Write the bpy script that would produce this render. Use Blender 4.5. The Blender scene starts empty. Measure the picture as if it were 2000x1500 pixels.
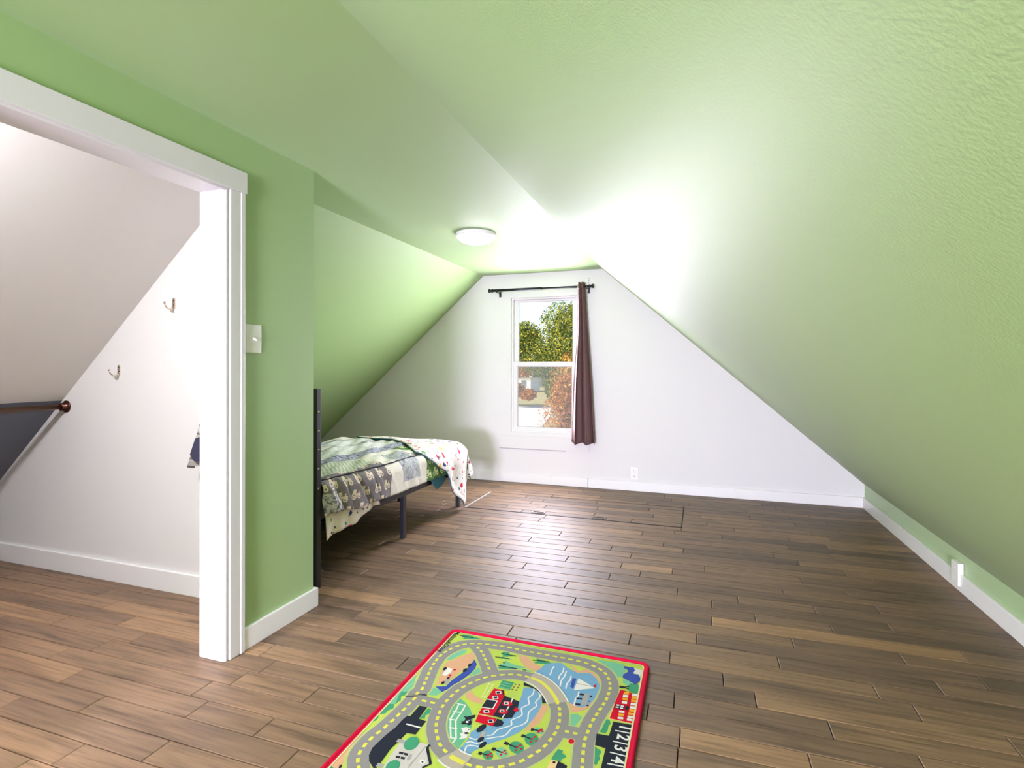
import bpy, bmesh, math, random
from mathutils import Vector, Matrix
from mathutils.geometry import tessellate_polygon

EXPOSURE = 0.92
SKY = 0.165
SUN = 4.6
DAY_FAR = 33
FILL_BACK = 285
LAMP = 13
FILL_REAR = 260
LAMP_CLOSET = 370
PLANK_GAIN = 1.34
random.seed(7)
SC = bpy.context.scene
COL = SC.collection
PI = math.pi

# ------------------------------------------------------------------ camera
H = 1.1
cam = bpy.data.cameras.new('camera')
camo = bpy.data.objects.new('camera', cam)
COL.objects.link(camo)
_yaw, _roll, _f = -0.33542, 0.00122, 1055.28
_r = Vector((math.cos(_yaw), -math.sin(_yaw), 0))
_fw = Vector((math.sin(_yaw), math.cos(_yaw), 0))
_u = Vector((0, 0, 1))
_r2 = _r * math.cos(_roll) + _u * math.sin(_roll)
_u2 = _u * math.cos(_roll) - _r * math.sin(_roll)
camo.matrix_world = Matrix(((_r2.x, _u2.x, -_fw.x, 0), (_r2.y, _u2.y, -_fw.y, 0), (_r2.z, _u2.z, -_fw.z, H), (0, 0, 0, 1)))
cam.sensor_width = 36.0
cam.sensor_fit = 'HORIZONTAL'
cam.lens = _f / 2000 * 36.0
cam.shift_y = -31.5 / 2000
cam.clip_start = 0.02
cam.clip_end = 400
SC.camera = camo

# ------------------------------------------------------------------ world, sun, daylight, exposure
SC.view_settings.view_transform = 'Standard'
SC.view_settings.look = 'None'
SC.view_settings.exposure = EXPOSURE
SC.view_settings.gamma = 1.0
SC.view_settings.use_curve_mapping = False
world = bpy.data.worlds.new('world')
SC.world = world
world.use_nodes = True
nt = world.node_tree
nt.nodes.clear()
sky = nt.nodes.new('ShaderNodeTexSky')
sky.sky_type = 'NISHITA'
sky.sun_disc = False
sky.sun_elevation = math.radians(38)
sky.sun_rotation = math.radians(200)
sky.air_density = 1.0
sky.dust_density = 2.0
bg = nt.nodes.new('ShaderNodeBackground')
bg.inputs['Strength'].default_value = SKY
wo = nt.nodes.new('ShaderNodeOutputWorld')
nt.links.new(sky.outputs[0], bg.inputs[0])
nt.links.new(bg.outputs[0], wo.inputs[0])

sun = bpy.data.lights.new('sun', 'SUN')
sun.energy = SUN
sun.angle = math.radians(0.6)
sun.color = (1.0, 0.93, 0.8)
suno = bpy.data.objects.new('sun', sun)
suno.rotation_euler = Vector((0.72, 0.42, -0.62)).to_track_quat('-Z', 'Y').to_euler()
COL.objects.link(suno)


def area(name, loc, direction, sx, sy, power, color=(1, 1, 1), spread=180):
    l = bpy.data.lights.new(name, 'AREA')
    l.shape = 'RECTANGLE'
    l.size, l.size_y = sx, sy
    l.energy = power
    l.color = color
    l.spread = math.radians(spread)
    o = bpy.data.objects.new(name, l)
    o.location = loc
    o.rotation_euler = Vector(direction).to_track_quat('-Z', 'Y').to_euler()
    COL.objects.link(o)
    return o


# daylight entering through the far window; fill panel added behind the camera
area('daylight_far_window', (-1.404, 4.915, 1.135), (0, -1, -0.02), 0.60, 1.24, DAY_FAR, (1.0, 0.95, 1.13))
area('fill_behind_camera', (-0.48, -4.78, 0.73), (-0.1, 1, -0.08), 1.16, 0.70, FILL_BACK, (1.0, 0.925, 1.27))


# ------------------------------------------------------------------ helpers
def lin(c):
    o = []
    for v in c[:3]:
        v = v / 255.0
        o.append(v / 12.92 if v <= 0.04045 else ((v + 0.055) / 1.055) ** 2.4)
    return tuple(o) + (1.0,)


def mat(name, col, rough=0.5, metal=0.0, spec=0.5, bump=None, var=None, emit=None, coat=0.0):
    """Plain surface; bump = (noise scale, strength, distance), var = (noise scale, amount) for tonal variation."""
    m = bpy.data.materials.new(name)
    m.use_nodes = True
    t = m.node_tree
    b = t.nodes['Principled BSDF']
    c = lin(col)
    b.inputs['Base Color'].default_value = c
    b.inputs['Roughness'].default_value = rough
    b.inputs['Metallic'].default_value = metal
    b.inputs['Specular IOR Level'].default_value = spec
    b.inputs['Coat Weight'].default_value = coat
    b.inputs['Coat IOR'].default_value = 1.7
    b.inputs['Coat Roughness'].default_value = 0.58
    tc = t.nodes.new('ShaderNodeTexCoord')
    if var:
        n = t.nodes.new('ShaderNodeTexNoise')
        n.inputs['Scale'].default_value = var[0]
        n.inputs['Detail'].default_value = 3
        t.links.new(tc.outputs['Object'], n.inputs['Vector'])
        r = t.nodes.new('ShaderNodeMapRange')
        r.inputs['To Min'].default_value = 1 - var[1]
        r.inputs['To Max'].default_value = 1 + var[1]
        t.links.new(n.outputs[0], r.inputs[0])
        mx = t.nodes.new('ShaderNodeMix')
        mx.data_type = 'RGBA'
        mx.blend_type = 'MULTIPLY'
        mx.inputs[0].default_value = 1
        mx.inputs[6].default_value = c
        t.links.new(r.outputs[0], mx.inputs[7])
        t.links.new(mx.outputs[2], b.inputs['Base Color'])
    if bump:
        n = t.nodes.new('ShaderNodeTexNoise')
        n.inputs['Scale'].default_value = bump[0]
        n.inputs['Detail'].default_value = 2
        t.links.new(tc.outputs['Object'], n.inputs['Vector'])
        bp = t.nodes.new('ShaderNodeBump')
        bp.inputs['Strength'].default_value = bump[1]
        bp.inputs['Distance'].default_value = bump[2]
        t.links.new(n.outputs[0], bp.inputs['Height'])
        t.links.new(bp.outputs[0], b.inputs['Normal'])
    if emit:
        b.inputs['Emission Color'].default_value = lin(emit[0])
        b.inputs['Emission Strength'].default_value = emit[1]
    return m


class N:
    """tiny node-graph helper"""

    def __init__(self, m):
        self.t = m.node_tree

    def __call__(self, typ, **kw):
        n = self.t.nodes.new('ShaderNode' + typ)
        ins = kw.pop('ins', {})
        for k, v in kw.items():
            setattr(n, k, v)
        for k, v in ins.items():
            if isinstance(v, bpy.types.NodeSocket):
                self.t.links.new(v, n.inputs[k])
            else:
                n.inputs[k].default_value = v
        return n

    def ramp(self, fac, stops, interp='LINEAR'):
        n = self.t.nodes.new('ShaderNodeValToRGB')
        n.color_ramp.interpolation = interp
        e = n.color_ramp.elements
        while len(e) < len(stops):
            e.new(0.5)
        for i, (p, c) in enumerate(stops):
            e[i].position = p
            e[i].color = lin(c)
        self.t.links.new(fac, n.inputs[0])
        return n.outputs[0]

    def mix(self, fac, a, b, blend='MIX'):
        n = self.t.nodes.new('ShaderNodeMix')
        n.data_type = 'RGBA'
        n.blend_type = blend
        for k, v in ((0, fac), (6, a), (7, b)):
            if isinstance(v, bpy.types.NodeSocket):
                self.t.links.new(v, n.inputs[k])
            else:
                n.inputs[k].default_value = v
        return n.outputs[2]

    def math(self, op, a, b=0.0):
        n = self.t.nodes.new('ShaderNodeMath')
        n.operation = op
        for k, v in ((0, a), (1, b)):
            if isinstance(v, bpy.types.NodeSocket):
                self.t.links.new(v, n.inputs[k])
            else:
                n.inputs[k].default_value = v
        return n.outputs[0]


class MB:
    """collects geometry for ONE mesh object"""

    def __init__(self):
        self.v, self.f, self.m, self.sm = [], [], [], []

    def face(self, idx, mi=0, smooth=False):
        self.f.append(tuple(idx))
        self.m.append(mi)
        self.sm.append(smooth)

    def add(self, verts, faces, mi=0, smooth=False):
        b = len(self.v)
        self.v += [tuple(p) for p in verts]
        for f in faces:
            self.face([b + i for i in f], mi, smooth)

    def box(self, x0, x1, y0, y1, z0, z1, mi=0, bev=0.0):
        if bev > 0:
            bm = bmesh.new()
            bmesh.ops.create_cube(bm, size=1)
            for v in bm.verts:
                v.co = Vector(((x0 + x1) / 2 + v.co.x * (x1 - x0), (y0 + y1) / 2 + v.co.y * (y1 - y0), (z0 + z1) / 2 + v.co.z * (z1 - z0)))
            bmesh.ops.bevel(bm, geom=bm.edges[:], offset=bev, segments=2, profile=0.5, affect='EDGES')
            self.frombm(bm, mi)
            return self
        self.add([(x0, y0, z0), (x1, y0, z0), (x1, y1, z0), (x0, y1, z0), (x0, y0, z1), (x1, y0, z1), (x1, y1, z1), (x0, y1, z1)],
                 [(3, 2, 1, 0), (4, 5, 6, 7), (0, 1, 5, 4), (1, 2, 6, 5), (2, 3, 7, 6), (3, 0, 4, 7)], mi)
        return self

    def frombm(self, bm, mi=0, smooth=False):
        bm.verts.index_update()
        self.add([v.co.copy() for v in bm.verts], [[v.index for v in f.verts] for f in bm.faces], mi, smooth)
        bm.free()

    def prism(self, poly, axis, a, b, mi=0):
        """extrude a 2-D polygon between a and b along axis ('x': poly is (y,z); 'y': (x,z); 'z': (x,y))"""
        def p3(p, t):
            return (t, p[0], p[1]) if axis == 'x' else (p[0], t, p[1]) if axis == 'y' else (p[0], p[1], t)
        n = len(poly)
        base = len(self.v)
        self.v += [p3(p, a) for p in poly] + [p3(p, b) for p in poly]
        tri = tessellate_polygon([[Vector((p[0], p[1], 0)) for p in poly]])
        for t in tri:
            self.face([base + i for i in t], mi)
            self.face([base + n + i for i in reversed(t)], mi)
        for i in range(n):
            j = (i + 1) % n
            self.face([base + i, base + j, base + n + j, base + n + i], mi)
        return self

    def tube(self, p0, p1, r, seg=14, r1=None, mi=0, caps=True):
        p0, p1 = Vector(p0), Vector(p1)
        r1 = r if r1 is None else r1
        d = (p1 - p0).normalized()
        u = d.orthogonal().normalized()
        w = d.cross(u)
        base = len(self.v)
        for p, rr in ((p0, r), (p1, r1)):
            for k in range(seg):
                a = 2 * PI * k / seg
                self.v.append(tuple(p + (u * math.cos(a) + w * math.sin(a)) * rr))
        for k in range(seg):
            j = (k + 1) % seg
            self.face([base + k, base + j, base + seg + j, base + seg + k], mi, True)
        if caps:
            self.face([base + k for k in reversed(range(seg))], mi)
            self.face([base + seg + k for k in range(seg)], mi)
        return self

    def lathe(self, prof, c, axis='z', seg=24, mi=0, smooth=True):
        """prof: list of (radius, height along axis)"""
        base = len(self.v)
        for r, h in prof:
            for k in range(seg):
                a = 2 * PI * k / seg
                x, y = r * math.cos(a), r * math.sin(a)
                p = (x, y, h) if axis == 'z' else (x, h, y) if axis == 'y' else (h, x, y)
                self.v.append((c[0] + p[0], c[1] + p[1], c[2] + p[2]))
        for i in range(len(prof) - 1):
            for k in range(seg):
                j = (k + 1) % seg
                self.face([base + i * seg + k, base + i * seg + j, base + (i + 1) * seg + j, base + (i + 1) * seg + k], mi, smooth)
        self.face([base + k for k in range(seg)], mi)
        self.face([base + (len(prof) - 1) * seg + k for k in range(seg)], mi)
        return self

    def path(self, pts, r, seg=8, mi=0):
        """round tube swept along points"""
        pts = [Vector(p) for p in pts]
        base = len(self.v)
        n = len(pts)
        u = None
        for i, p in enumerate(pts):
            d = (pts[min(i + 1, n - 1)] - pts[max(i - 1, 0)]).normalized()
            if u is None:
                u = d.orthogonal().normalized()
            u = (u - d * u.dot(d)).normalized()
            w = d.cross(u)
            rr = r[i] if isinstance(r, (list, tuple)) else r
            for k in range(seg):
                a = 2 * PI * k / seg
                self.v.append(tuple(p + (u * math.cos(a) + w * math.sin(a)) * rr))
        for i in range(n - 1):
            for k in range(seg):
                j = (k + 1) % seg
                self.face([base + i * seg + k, base + i * seg + j, base + (i + 1) * seg + j, base + (i + 1) * seg + k], mi, True)
        self.face([base + k for k in range(seg)], mi)
        self.face([base + (n - 1) * seg + k for k in range(seg)], mi)
        return self

    def build(self, name, mats, parent=None, fix=True):
        me = bpy.data.meshes.new(name)
        me.from_pydata(self.v, [], self.f)
        mats = mats if isinstance(mats, (list, tuple)) else [mats]
        for m in mats:
            me.materials.append(m)
        me.polygons.foreach_set('material_index', self.m)
        me.polygons.foreach_set('use_smooth', self.sm)
        if fix:
            bm = bmesh.new()
            bm.from_mesh(me)
            bmesh.ops.recalc_face_normals(bm, faces=bm.faces[:])
            bm.to_mesh(me)
            bm.free()
        me.update()
        o = bpy.data.objects.new(name, me)
        COL.objects.link(o)
        if parent is not None:
            put(o, parent)
        return o


def put(o, parent):
    o.parent = parent
    o.matrix_parent_inverse = Matrix.Translation(parent.location).inverted()


def tag(o, label=None, cat=None, group=None, kind=None):
    for k, v in (('label', label), ('category', cat), ('group', group), ('kind', kind)):
        if v:
            o[k] = v
    return o


def empty(name, loc, label=None, cat=None, group=None, kind=None):
    o = bpy.data.objects.new(name, None)
    o.location = loc
    o.empty_display_size = 0.1
    COL.objects.link(o)
    return tag(o, label, cat, group, kind)


def struct(o):
    o['kind'] = 'structure'
    return o


# ------------------------------------------------------------------ materials
GREEN = (151, 182, 116)
M = {}
WB = (150, 0.25, 0.004)
M['green'] = mat('green_paint', GREEN, 0.7, spec=1.0, bump=(420, 0.16, 0.002), coat=1.0)
M['green_ceiling'] = mat('green_ceiling_paint', GREEN, 0.6, spec=0.6, bump=(90, 0.04, 0.003))
M['green_smooth'] = mat('green_wall_paint', (151, 182, 116), 0.5, spec=1.0, bump=(60, 0.04, 0.003))
for _k, _w in (('green_ceiling', .15), ('green_smooth', .3)):
    _b = M[_k].node_tree.nodes['Principled BSDF']
    _b.inputs['Sheen Weight'].default_value = _w
    _b.inputs['Sheen Roughness'].default_value = .45
M['white_wall'] = mat('white_wall_paint', (226, 224, 222), 0.55, spec=0.3, bump=(120, 0.05, 0.003))
M['white_slope'] = mat('white_slope_paint', (222, 218, 214), 0.5, spec=0.3, bump=(120, 0.05, 0.003))
M['trim'] = mat('white_trim_gloss_toned_down', (222, 220, 219), 0.3, spec=0.5)  # same paint as the baseboards, darkened against the strong doorway light
M['base'] = mat('white_trim_gloss_brightened', (237, 235, 233), 0.3, spec=0.5)  # same trim paint, lightened to make up for the shade down there
M['slate'] = mat('slate_blue_paint', (104, 108, 122), 0.6, spec=0.25, bump=(200, 0.1, 0.003), var=(3, .06))
M['vinyl'] = mat('white_vinyl', (226, 225, 223), 0.35)
M['plastic'] = mat('white_plastic', (238, 237, 233), 0.3)
M['dark_slot'] = mat('dark_slot', (60, 58, 55), 0.6)
M['black_metal'] = mat('black_powder_coat', (34, 32, 38), 0.42, metal=0.1, spec=0.5)
M['steel'] = mat('bright_steel', (205, 200, 195), 0.25, metal=1.0)
M['nickel'] = mat('satin_nickel', (212, 198, 184), 0.22, metal=1.0)
M['bronze'] = mat('brushed_bronze', (120, 92, 74), 0.28, metal=0.9, bump=(300, 0.05, 0.001))
M['bronze_dark'] = mat('dark_bronze', (84, 52, 44), 0.3, metal=0.9)
M['rod'] = mat('dark_curtain_rod', (44, 44, 50), 0.35, metal=0.6)
M['substrate'] = mat('dark_subfloor', (38, 30, 26), 0.9, spec=0.1)  # dark subfloor seen in the plank joints
M['gap'] = mat('hatch_edge_black', (30, 27, 26), 0.7, spec=0.2)
M['dark_brown_metal'] = mat('oiled_pull', (112, 102, 95), 0.35, metal=0.7)


def plank_material():
    m = mat('hardwood_plank', (120, 100, 82), 0.3)
    n = N(m)
    b = m.node_tree.nodes['Principled BSDF']
    att = n('Attribute', attribute_name='tone')
    tone = att.outputs['Fac']
    geo = n('NewGeometry')
    off = n.math('MULTIPLY', tone, 37.0)
    comb = n('CombineXYZ', ins={0: off, 1: n.math('MULTIPLY', tone, 11.0), 2: off})
    pos = n('VectorMath', operation='ADD', ins={0: geo.outputs['Position'], 1: comb.outputs[0]})
    mp = n('Mapping', ins={'Vector': pos.outputs[0], 'Scale': (3.2, 70.0, 1.0)})
    grain = n('TexNoise', ins={'Vector': mp.outputs[0], 'Scale': 1.0, 'Detail': 5.0, 'Roughness': 0.6})
    mp2 = n('Mapping', ins={'Vector': pos.outputs[0], 'Scale': (2.2, 13.0, 1.0)})
    smudge = n('TexNoise', ins={'Vector': mp2.outputs[0], 'Scale': 1.0, 'Detail': 3.0, 'Roughness': 0.55, 'Distortion': 0.6})
    base = n.ramp(tone, [(0.0, (100, 82, 67)), (0.3, (120, 97, 78)), (0.6, (136, 109, 85)), (0.85, (152, 121, 92)), (1.0, (170, 133, 98))])
    g = n.ramp(grain.outputs[0], [(0.25, (126, 124, 122)), (0.5, (222, 222, 222)), (0.75, (255, 255, 255))])
    s = n.ramp(smudge.outputs[0], [(0.2, (140, 138, 140)), (0.45, (225, 224, 224)), (0.7, (255, 252, 246))])
    c = n.mix(0.8, base, g, 'MULTIPLY')
    c = n.mix(0.8, c, s, 'MULTIPLY')
    c = n.mix(1.0, c, (PLANK_GAIN, PLANK_GAIN, PLANK_GAIN, 1), 'MULTIPLY')
    m.node_tree.links.new(c, b.inputs['Base Color'])
    rr = n('MapRange', ins={0: smudge.outputs[0], 'To Min': 0.46, 'To Max': 0.56})
    m.node_tree.links.new(rr.outputs[0], b.inputs['Roughness'])
    bp = n('Bump', ins={'Strength': 0.10, 'Distance': 0.002, 'Height': grain.outputs[0]})
    m.node_tree.links.new(bp.outputs[0], b.inputs['Normal'])
    return m


M['plank'] = plank_material()
M['plank'].node_tree.nodes['Principled BSDF'].inputs['Specular IOR Level'].default_value = 0.36


def glass_material(name, veil=0.0):
    m = bpy.data.materials.new(name)
    m.use_nodes = True
    t = m.node_tree
    t.nodes.clear()
    out = t.nodes.new('ShaderNodeOutputMaterial')
    tr = t.nodes.new('ShaderNodeBsdfTransparent')
    gl = t.nodes.new('ShaderNodeBsdfGlossy')
    gl.inputs['Roughness'].default_value = 0.03
    fr = t.nodes.new('ShaderNodeFresnel')
    fr.inputs[0].default_value = 1.45
    mx = t.nodes.new('ShaderNodeMixShader')
    t.links.new(fr.outputs[0], mx.inputs[0])
    t.links.new(tr.outputs[0], mx.inputs[1])
    t.links.new(gl.outputs[0], mx.inputs[2])
    last = mx
    if veil > 0:
        df = t.nodes.new('ShaderNodeBsdfTranslucent')
        df.inputs[0].default_value = (0.9, 0.9, 0.9, 1)
        m2 = t.nodes.new('ShaderNodeMixShader')
        m2.inputs[0].default_value = veil
        t.links.new(last.outputs[0], m2.inputs[1])
        t.links.new(df.outputs[0], m2.inputs[2])
        last = m2
    t.links.new(last.outputs[0], out.inputs[0])
    return m


M['glass'] = glass_material('window_glass')
M['screen'] = glass_material('insect_screen_mesh', 0.15)

# ------------------------------------------------------------------ room shell
D = 4.9356            # far wall
CZ = 2.0056           # flat ceiling
LX, RX = -2.0213, -0.8455   # ceiling edges
TL, TR = 0.878, (2.0056 - 0.1818) / (1.2233 + 0.8455)
KR, KZ = 1.2233, 0.1818     # right knee wall
PX, PY = -1.6825, 2.0505    # partition face and its end
PXB = -1.7975               # partition back face
WY = 1.9588                 # closet end wall
KL = LX - (CZ - KZ) / TL    # left knee wall x
YB = -4.8                   # wall behind the camera
TH = 0.12


def lz(x):
    return CZ - (LX - x) * TL


def rz(x):
    return CZ - (x - RX) * TR


# ceiling: green over the room, white over the closet
c = MB()
c.box(PXB + .05, RX, YB, PY, CZ, CZ + TH)
c.box(LX, RX, PY, D + TH, CZ, CZ + TH)
struct(c.build('ceiling', M['green_ceiling']))
struct(MB().box(LX, PXB + .05, YB, PY, CZ, CZ + TH).build('ceiling_closet', M['white_slope']))

# right slope and its knee wall
nx, nz = TR / math.hypot(TR, 1), 1 / math.hypot(TR, 1)
sl = MB()
sl.prism([(RX, CZ), (KR, KZ), (KR + nx * TH, KZ + nz * TH), (RX + nx * TH, CZ + nz * TH)], 'y', YB, D + TH)
struct(sl.build('wall_right_slope', M['green']))
struct(MB().box(KR, KR + TH, YB, D + TH, -0.05, KZ).build('wall_right_knee', M['green_smooth']))

# left slope: green in the room, white then slate blue in the closet
nx, nz = -TL / math.hypot(TL, 1), 1 / math.hypot(TL, 1)


def left_slope(name, xa, xb, y0, y1, m):
    s = MB()
    s.prism([(xa, lz(xa)), (xb, lz(xb)), (xb + nx * TH, lz(xb) + nz * TH), (xa + nx * TH, lz(xa) + nz * TH)], 'y', y0, y1)
    return struct(s.build(name, m))


left_slope('wall_left_slope', LX, KL, PY, D + TH, M['green_ceiling'])
XB = -3.257
left_slope('wall_closet_slope', LX, XB, YB, PY, M['white_slope'])
left_slope('wall_closet_slope_lower', XB, KL, YB, PY, M['slate'])
k = MB()
k.box(KL - TH, KL, YB, PY, -0.05, KZ, 1)
k.box(KL - TH, KL, PY, D + TH, -0.05, KZ, 0)
struct(k.build('wall_left_knee', [M['green_smooth'], M['slate']]))

# far gable wall with the window opening
WX0, WX1, WZ0, WZ1 = -1.766, -1.042, 0.447, 1.810
fw = MB()


def gable(mb, y0, y1, holes):
    hx0, hx1, hz0, hz1 = holes
    xl = lambda z: LX - (CZ - z) / TL
    xr = lambda z: RX + (CZ - z) / TR
    mb.prism([(KL, -0.05), (hx0, -0.05), (hx0, CZ), (LX, CZ), (KL, KZ)], 'y', y0, y1)
    mb.prism([(hx1, -0.05), (KR, -0.05), (KR, KZ), (xr(hz1 + .1), hz1 + .1), (hx1, hz1 + .1)], 'y', y0, y1)
    mb.prism([(hx0, -0.05), (hx1, -0.05), (hx1, hz0), (hx0, hz0)], 'y', y0, y1)
    mb.prism([(hx0, hz1), (hx1, hz1), (hx1, hz1 + .1), (xr(hz1 + .1), hz1 + .1), (RX, CZ), (hx0, CZ)], 'y', y0, y1)


gable(fw, D, D + 0.13, (WX0, WX1, WZ0, WZ1))
struct(fw.build('wall_far', M['white_wall']))
bw = MB()
gable(bw, YB - 0.13, YB, (-1.1, 0.13, 0.36, 1.11))
struct(bw.build('wall_back', M['white_wall']))

# partition with the closet doorway, green towards the room and white inside
DY0, DY1, DZ = 0.66, 1.552, 1.770
pg, pw = MB(), MB()
PM = (PX + PXB) / 2
for mb, a, b in ((pg, PM, PX), (pw, PXB, PM)):
    mb.box(a, b, YB, DY0, -0.05, CZ)
    mb.box(a, b, DY1, PY if mb is pg else WY, -0.05, CZ)
    mb.box(a, b, DY0, DY1, DZ, CZ)
struct(pg.build('wall_partition', M['green_smooth']))
struct(pw.build('wall_partition_closet_side', M['white_wall']))
# end wall between closet and sleeping corner
WM = (WY + PY) / 2
endpoly = [(KL, -0.05), (PM, -0.05), (PM, CZ), (LX, CZ), (KL, KZ)]
struct(MB().prism(endpoly, 'y', WY, WM).build('wall_closet_end', M['white_wall']))
struct(MB().prism(endpoly, 'y', WM, PY).build('wall_behind_bed', M['green_smooth']))

# ------------------------------------------------------------------ hardwood floor
FX0, FX1 = KL, KR
floor = struct(MB().box(FX0 - .1, FX1 + .1, YB - .1, D + .13, -0.14, -0.0125).build('floor', M['substrate']))
P0, PIT, TILT = 1.0812, 0.0908, 0.009


def row_y(kk, x):
    return P0 + PIT * kk + TILT * (x + 1.9)


def plank_mesh(mb_v, mb_f, tones, x0, x1, ya, yb, tone):
    """one board with a small bevel; ya/yb = functions of x; sheared to follow the rows"""
    g, bv = 0.0013, 0.0018
    base = len(mb_v)
    dz = random.uniform(-0.0004, 0.0)
    for (ins, z) in ((0.0, -0.012), (0.0, -0.0018 + dz), (bv, dz)):
        a, b = x0 + g + ins, x1 - g - ins
        mb_v += [(a, ya(a) + g + ins, z), (b, ya(b) + g + ins, z), (b, yb(b) - g - ins, z), (a, yb(a) - g - ins, z)]
    fs = [(8, 9, 10, 11)]
    for l in (0, 4):
        for i in range(4):
            j = (i + 1) % 4
            fs.append((l + i, l + j, l + 4 + j, l + 4 + i))
    mb_f += [tuple(base + i for i in f) for f in fs]
    tones += [tone] * len(fs)


def plank_obj(name, boards, parent, kind=None):
    v, f, t = [], [], []
    for b in boards:
        plank_mesh(v, f, t, *b)
    me = bpy.data.meshes.new(name)
    me.from_pydata(v, [], f)
    at = me.attributes.new('tone', 'FLOAT', 'FACE')
    at.data.foreach_set('value', t)
    me.materials.append(M['plank'])
    o = bpy.data.objects.new(name, me)
    COL.objects.link(o)
    o.parent = parent
    if kind:
        o['kind'] = kind
    return o


JOINTS = {-1: [-1.696], 0: [-2.135, -1.475], 1: [-1.877, -1.09], 2: [-2.116, -1.53, -1.261], 3: [-2.331], 4: [-2.912, -1.542, -1.235], 5: [-2.626, -2.157], 6: [-2.353, -0.056, 0.291], 7: [-3.07, -2.582, 0.584], 8: [-2.755, -1.38, -0.08, 0.376], 9: [-3.313, -1.134, 0.863], 10: [-1.442, 0.078], 11: [-0.751, -0.108, 0.566], 12: [-1.345, -0.268, 0.278], 13: [-1.566, -0.722, -0.012, 0.935], 14: [-1.108, -0.163, 0.351, 0.725], 15: [-1.708, -0.56, 0.049, 0.955], 16: [-1.325, -0.892, -0.332, 0.23, 0.525], 17: [-1.951, -0.642, 0.052, 0.761], 18: [-1.386, -0.105, 0.17, 0.494], 19: [-0.922, -0.451, 0.765], 20: [-1.886, -0.302, 0.388], 21: [-1.577, -0.724, -0.414, -0.141, 0.678], 22: [-1.177, 0.024, 0.494], 23: [-0.772, -0.382, 0.847], 24: [-1.032, -0.511, 0.735], 25: [-1.574, -0.66, -0.096], 26: [-1.399, -0.876, -0.216, 0.409], 27: [-1.188, 0.064], 28: [-1.513, -0.364], 29: [-1.099, -0.161, 0.136], 31: [0.219], 32: [0.699], 33: [0.415, 0.88], 34: [0.007], 35: [0.344, 0.851], 36: [0.622], 37: [0.335], 38: [-0.081, 0.608], 39: [-0.225]}

HX0, HX1, HY0, HY1 = -1.752, -0.122, 3.905, 4.466


def pick_tone(x, y):
    t = random.gauss(0.42, 0.17)
    if random.random() < 0.13:
        t += 0.28
    if x < -1.0 and y < 1.9:
        t += 0.12  # boards by the closet door lighter: lamplight put into their tone
    return min(1.0, max(0.0, t))


view_boards, rest_boards, hatch_boards = [], [], []
for kk in range(-66, 45):
    ymid = P0 + PIT * (kk + .5)
    if ymid - PIT > D + .03:
        break
    xs = sorted(JOINTS.get(kk, []))
    # fill the long gaps with further butt joints
    cuts = [FX0 - .02] + xs + [FX1 + .02]
    full = [cuts[0]]
    for a, b in zip(cuts[:-1], cuts[1:]):
        edge = a == cuts[0] or b == cuts[-1]
        gap = b - a
        if gap > (0.9 if edge else 1.35):
            n = max(1, int(round(gap / 0.72)) - 1)
            for q in range(1, n + 1):
                full.append(a + gap * q / (n + 1) + random.uniform(-.09, .09))
        full.append(b)
    full = sorted(full)
    ya0 = lambda x, kk=kk: row_y(kk, x)
    yb0 = lambda x, kk=kk: min(row_y(kk + 1, x), D + .02)
    for a, b in zip(full[:-1], full[1:]):
        if b - a < .03:
            continue
        xm = (a + b) / 2
        y = row_y(kk + .5, xm)
        tone = pick_tone(xm, y)
        if y > 0.86 and not (y > 1.9 and xm < -3.1) and not (xm < -3.9) and not (xm > 0.6 + (y - .86) * .9 and y < 1.7):
            dst = view_boards
        else:
            dst = rest_boards
        # split round the floor hatch
        lo, hi = row_y(kk, xm), row_y(kk + 1, xm)
        if hi > HY0 and lo < HY1 and b > HX0 and a < HX1:
            f0 = max(0, min(1, (HY0 - lo) / PIT))
            f1 = max(0, min(1, (HY1 - lo) / PIT))
            pa = lambda x, kk=kk, f=f0: row_y(kk + f, x)
            pb = lambda x, kk=kk, f=f1: row_y(kk + f, x)
            ha, hb = max(a, HX0), min(b, HX1)
            if hb - ha > .02 and f1 - f0 > .05:
                hatch_boards.append((ha, hb, pa, pb, tone))
            if f0 > .05:
                dst.append((ha, hb, ya0, pa, tone))
            if f1 < .95:
                dst.append((ha, hb, pb, yb0, tone))
            if ha - a > .02:
                dst.append((a, ha, ya0, yb0, tone))
            if b - hb > .02:
                dst.append((hb, b, ya0, yb0, tone))
        else:
            dst.append((a, b, ya0, yb0, tone))
view_boards.sort(key=lambda b: math.hypot((b[0] + b[1]) / 2, b[2]((b[0] + b[1]) / 2)) / (b[1] - b[0]))
for b in view_boards[:298]:
    plank_obj('plank', [b], floor)
if view_boards[298:] or rest_boards:
    plank_obj('plank_run', view_boards[298:] + rest_boards, floor, 'stuff')

M['highlight_strip'] = mat('pale_highlight_strip', (206, 206, 208), 0.35, metal=.3)  # paints in the whitish highlight along the hatch's left edge
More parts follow.
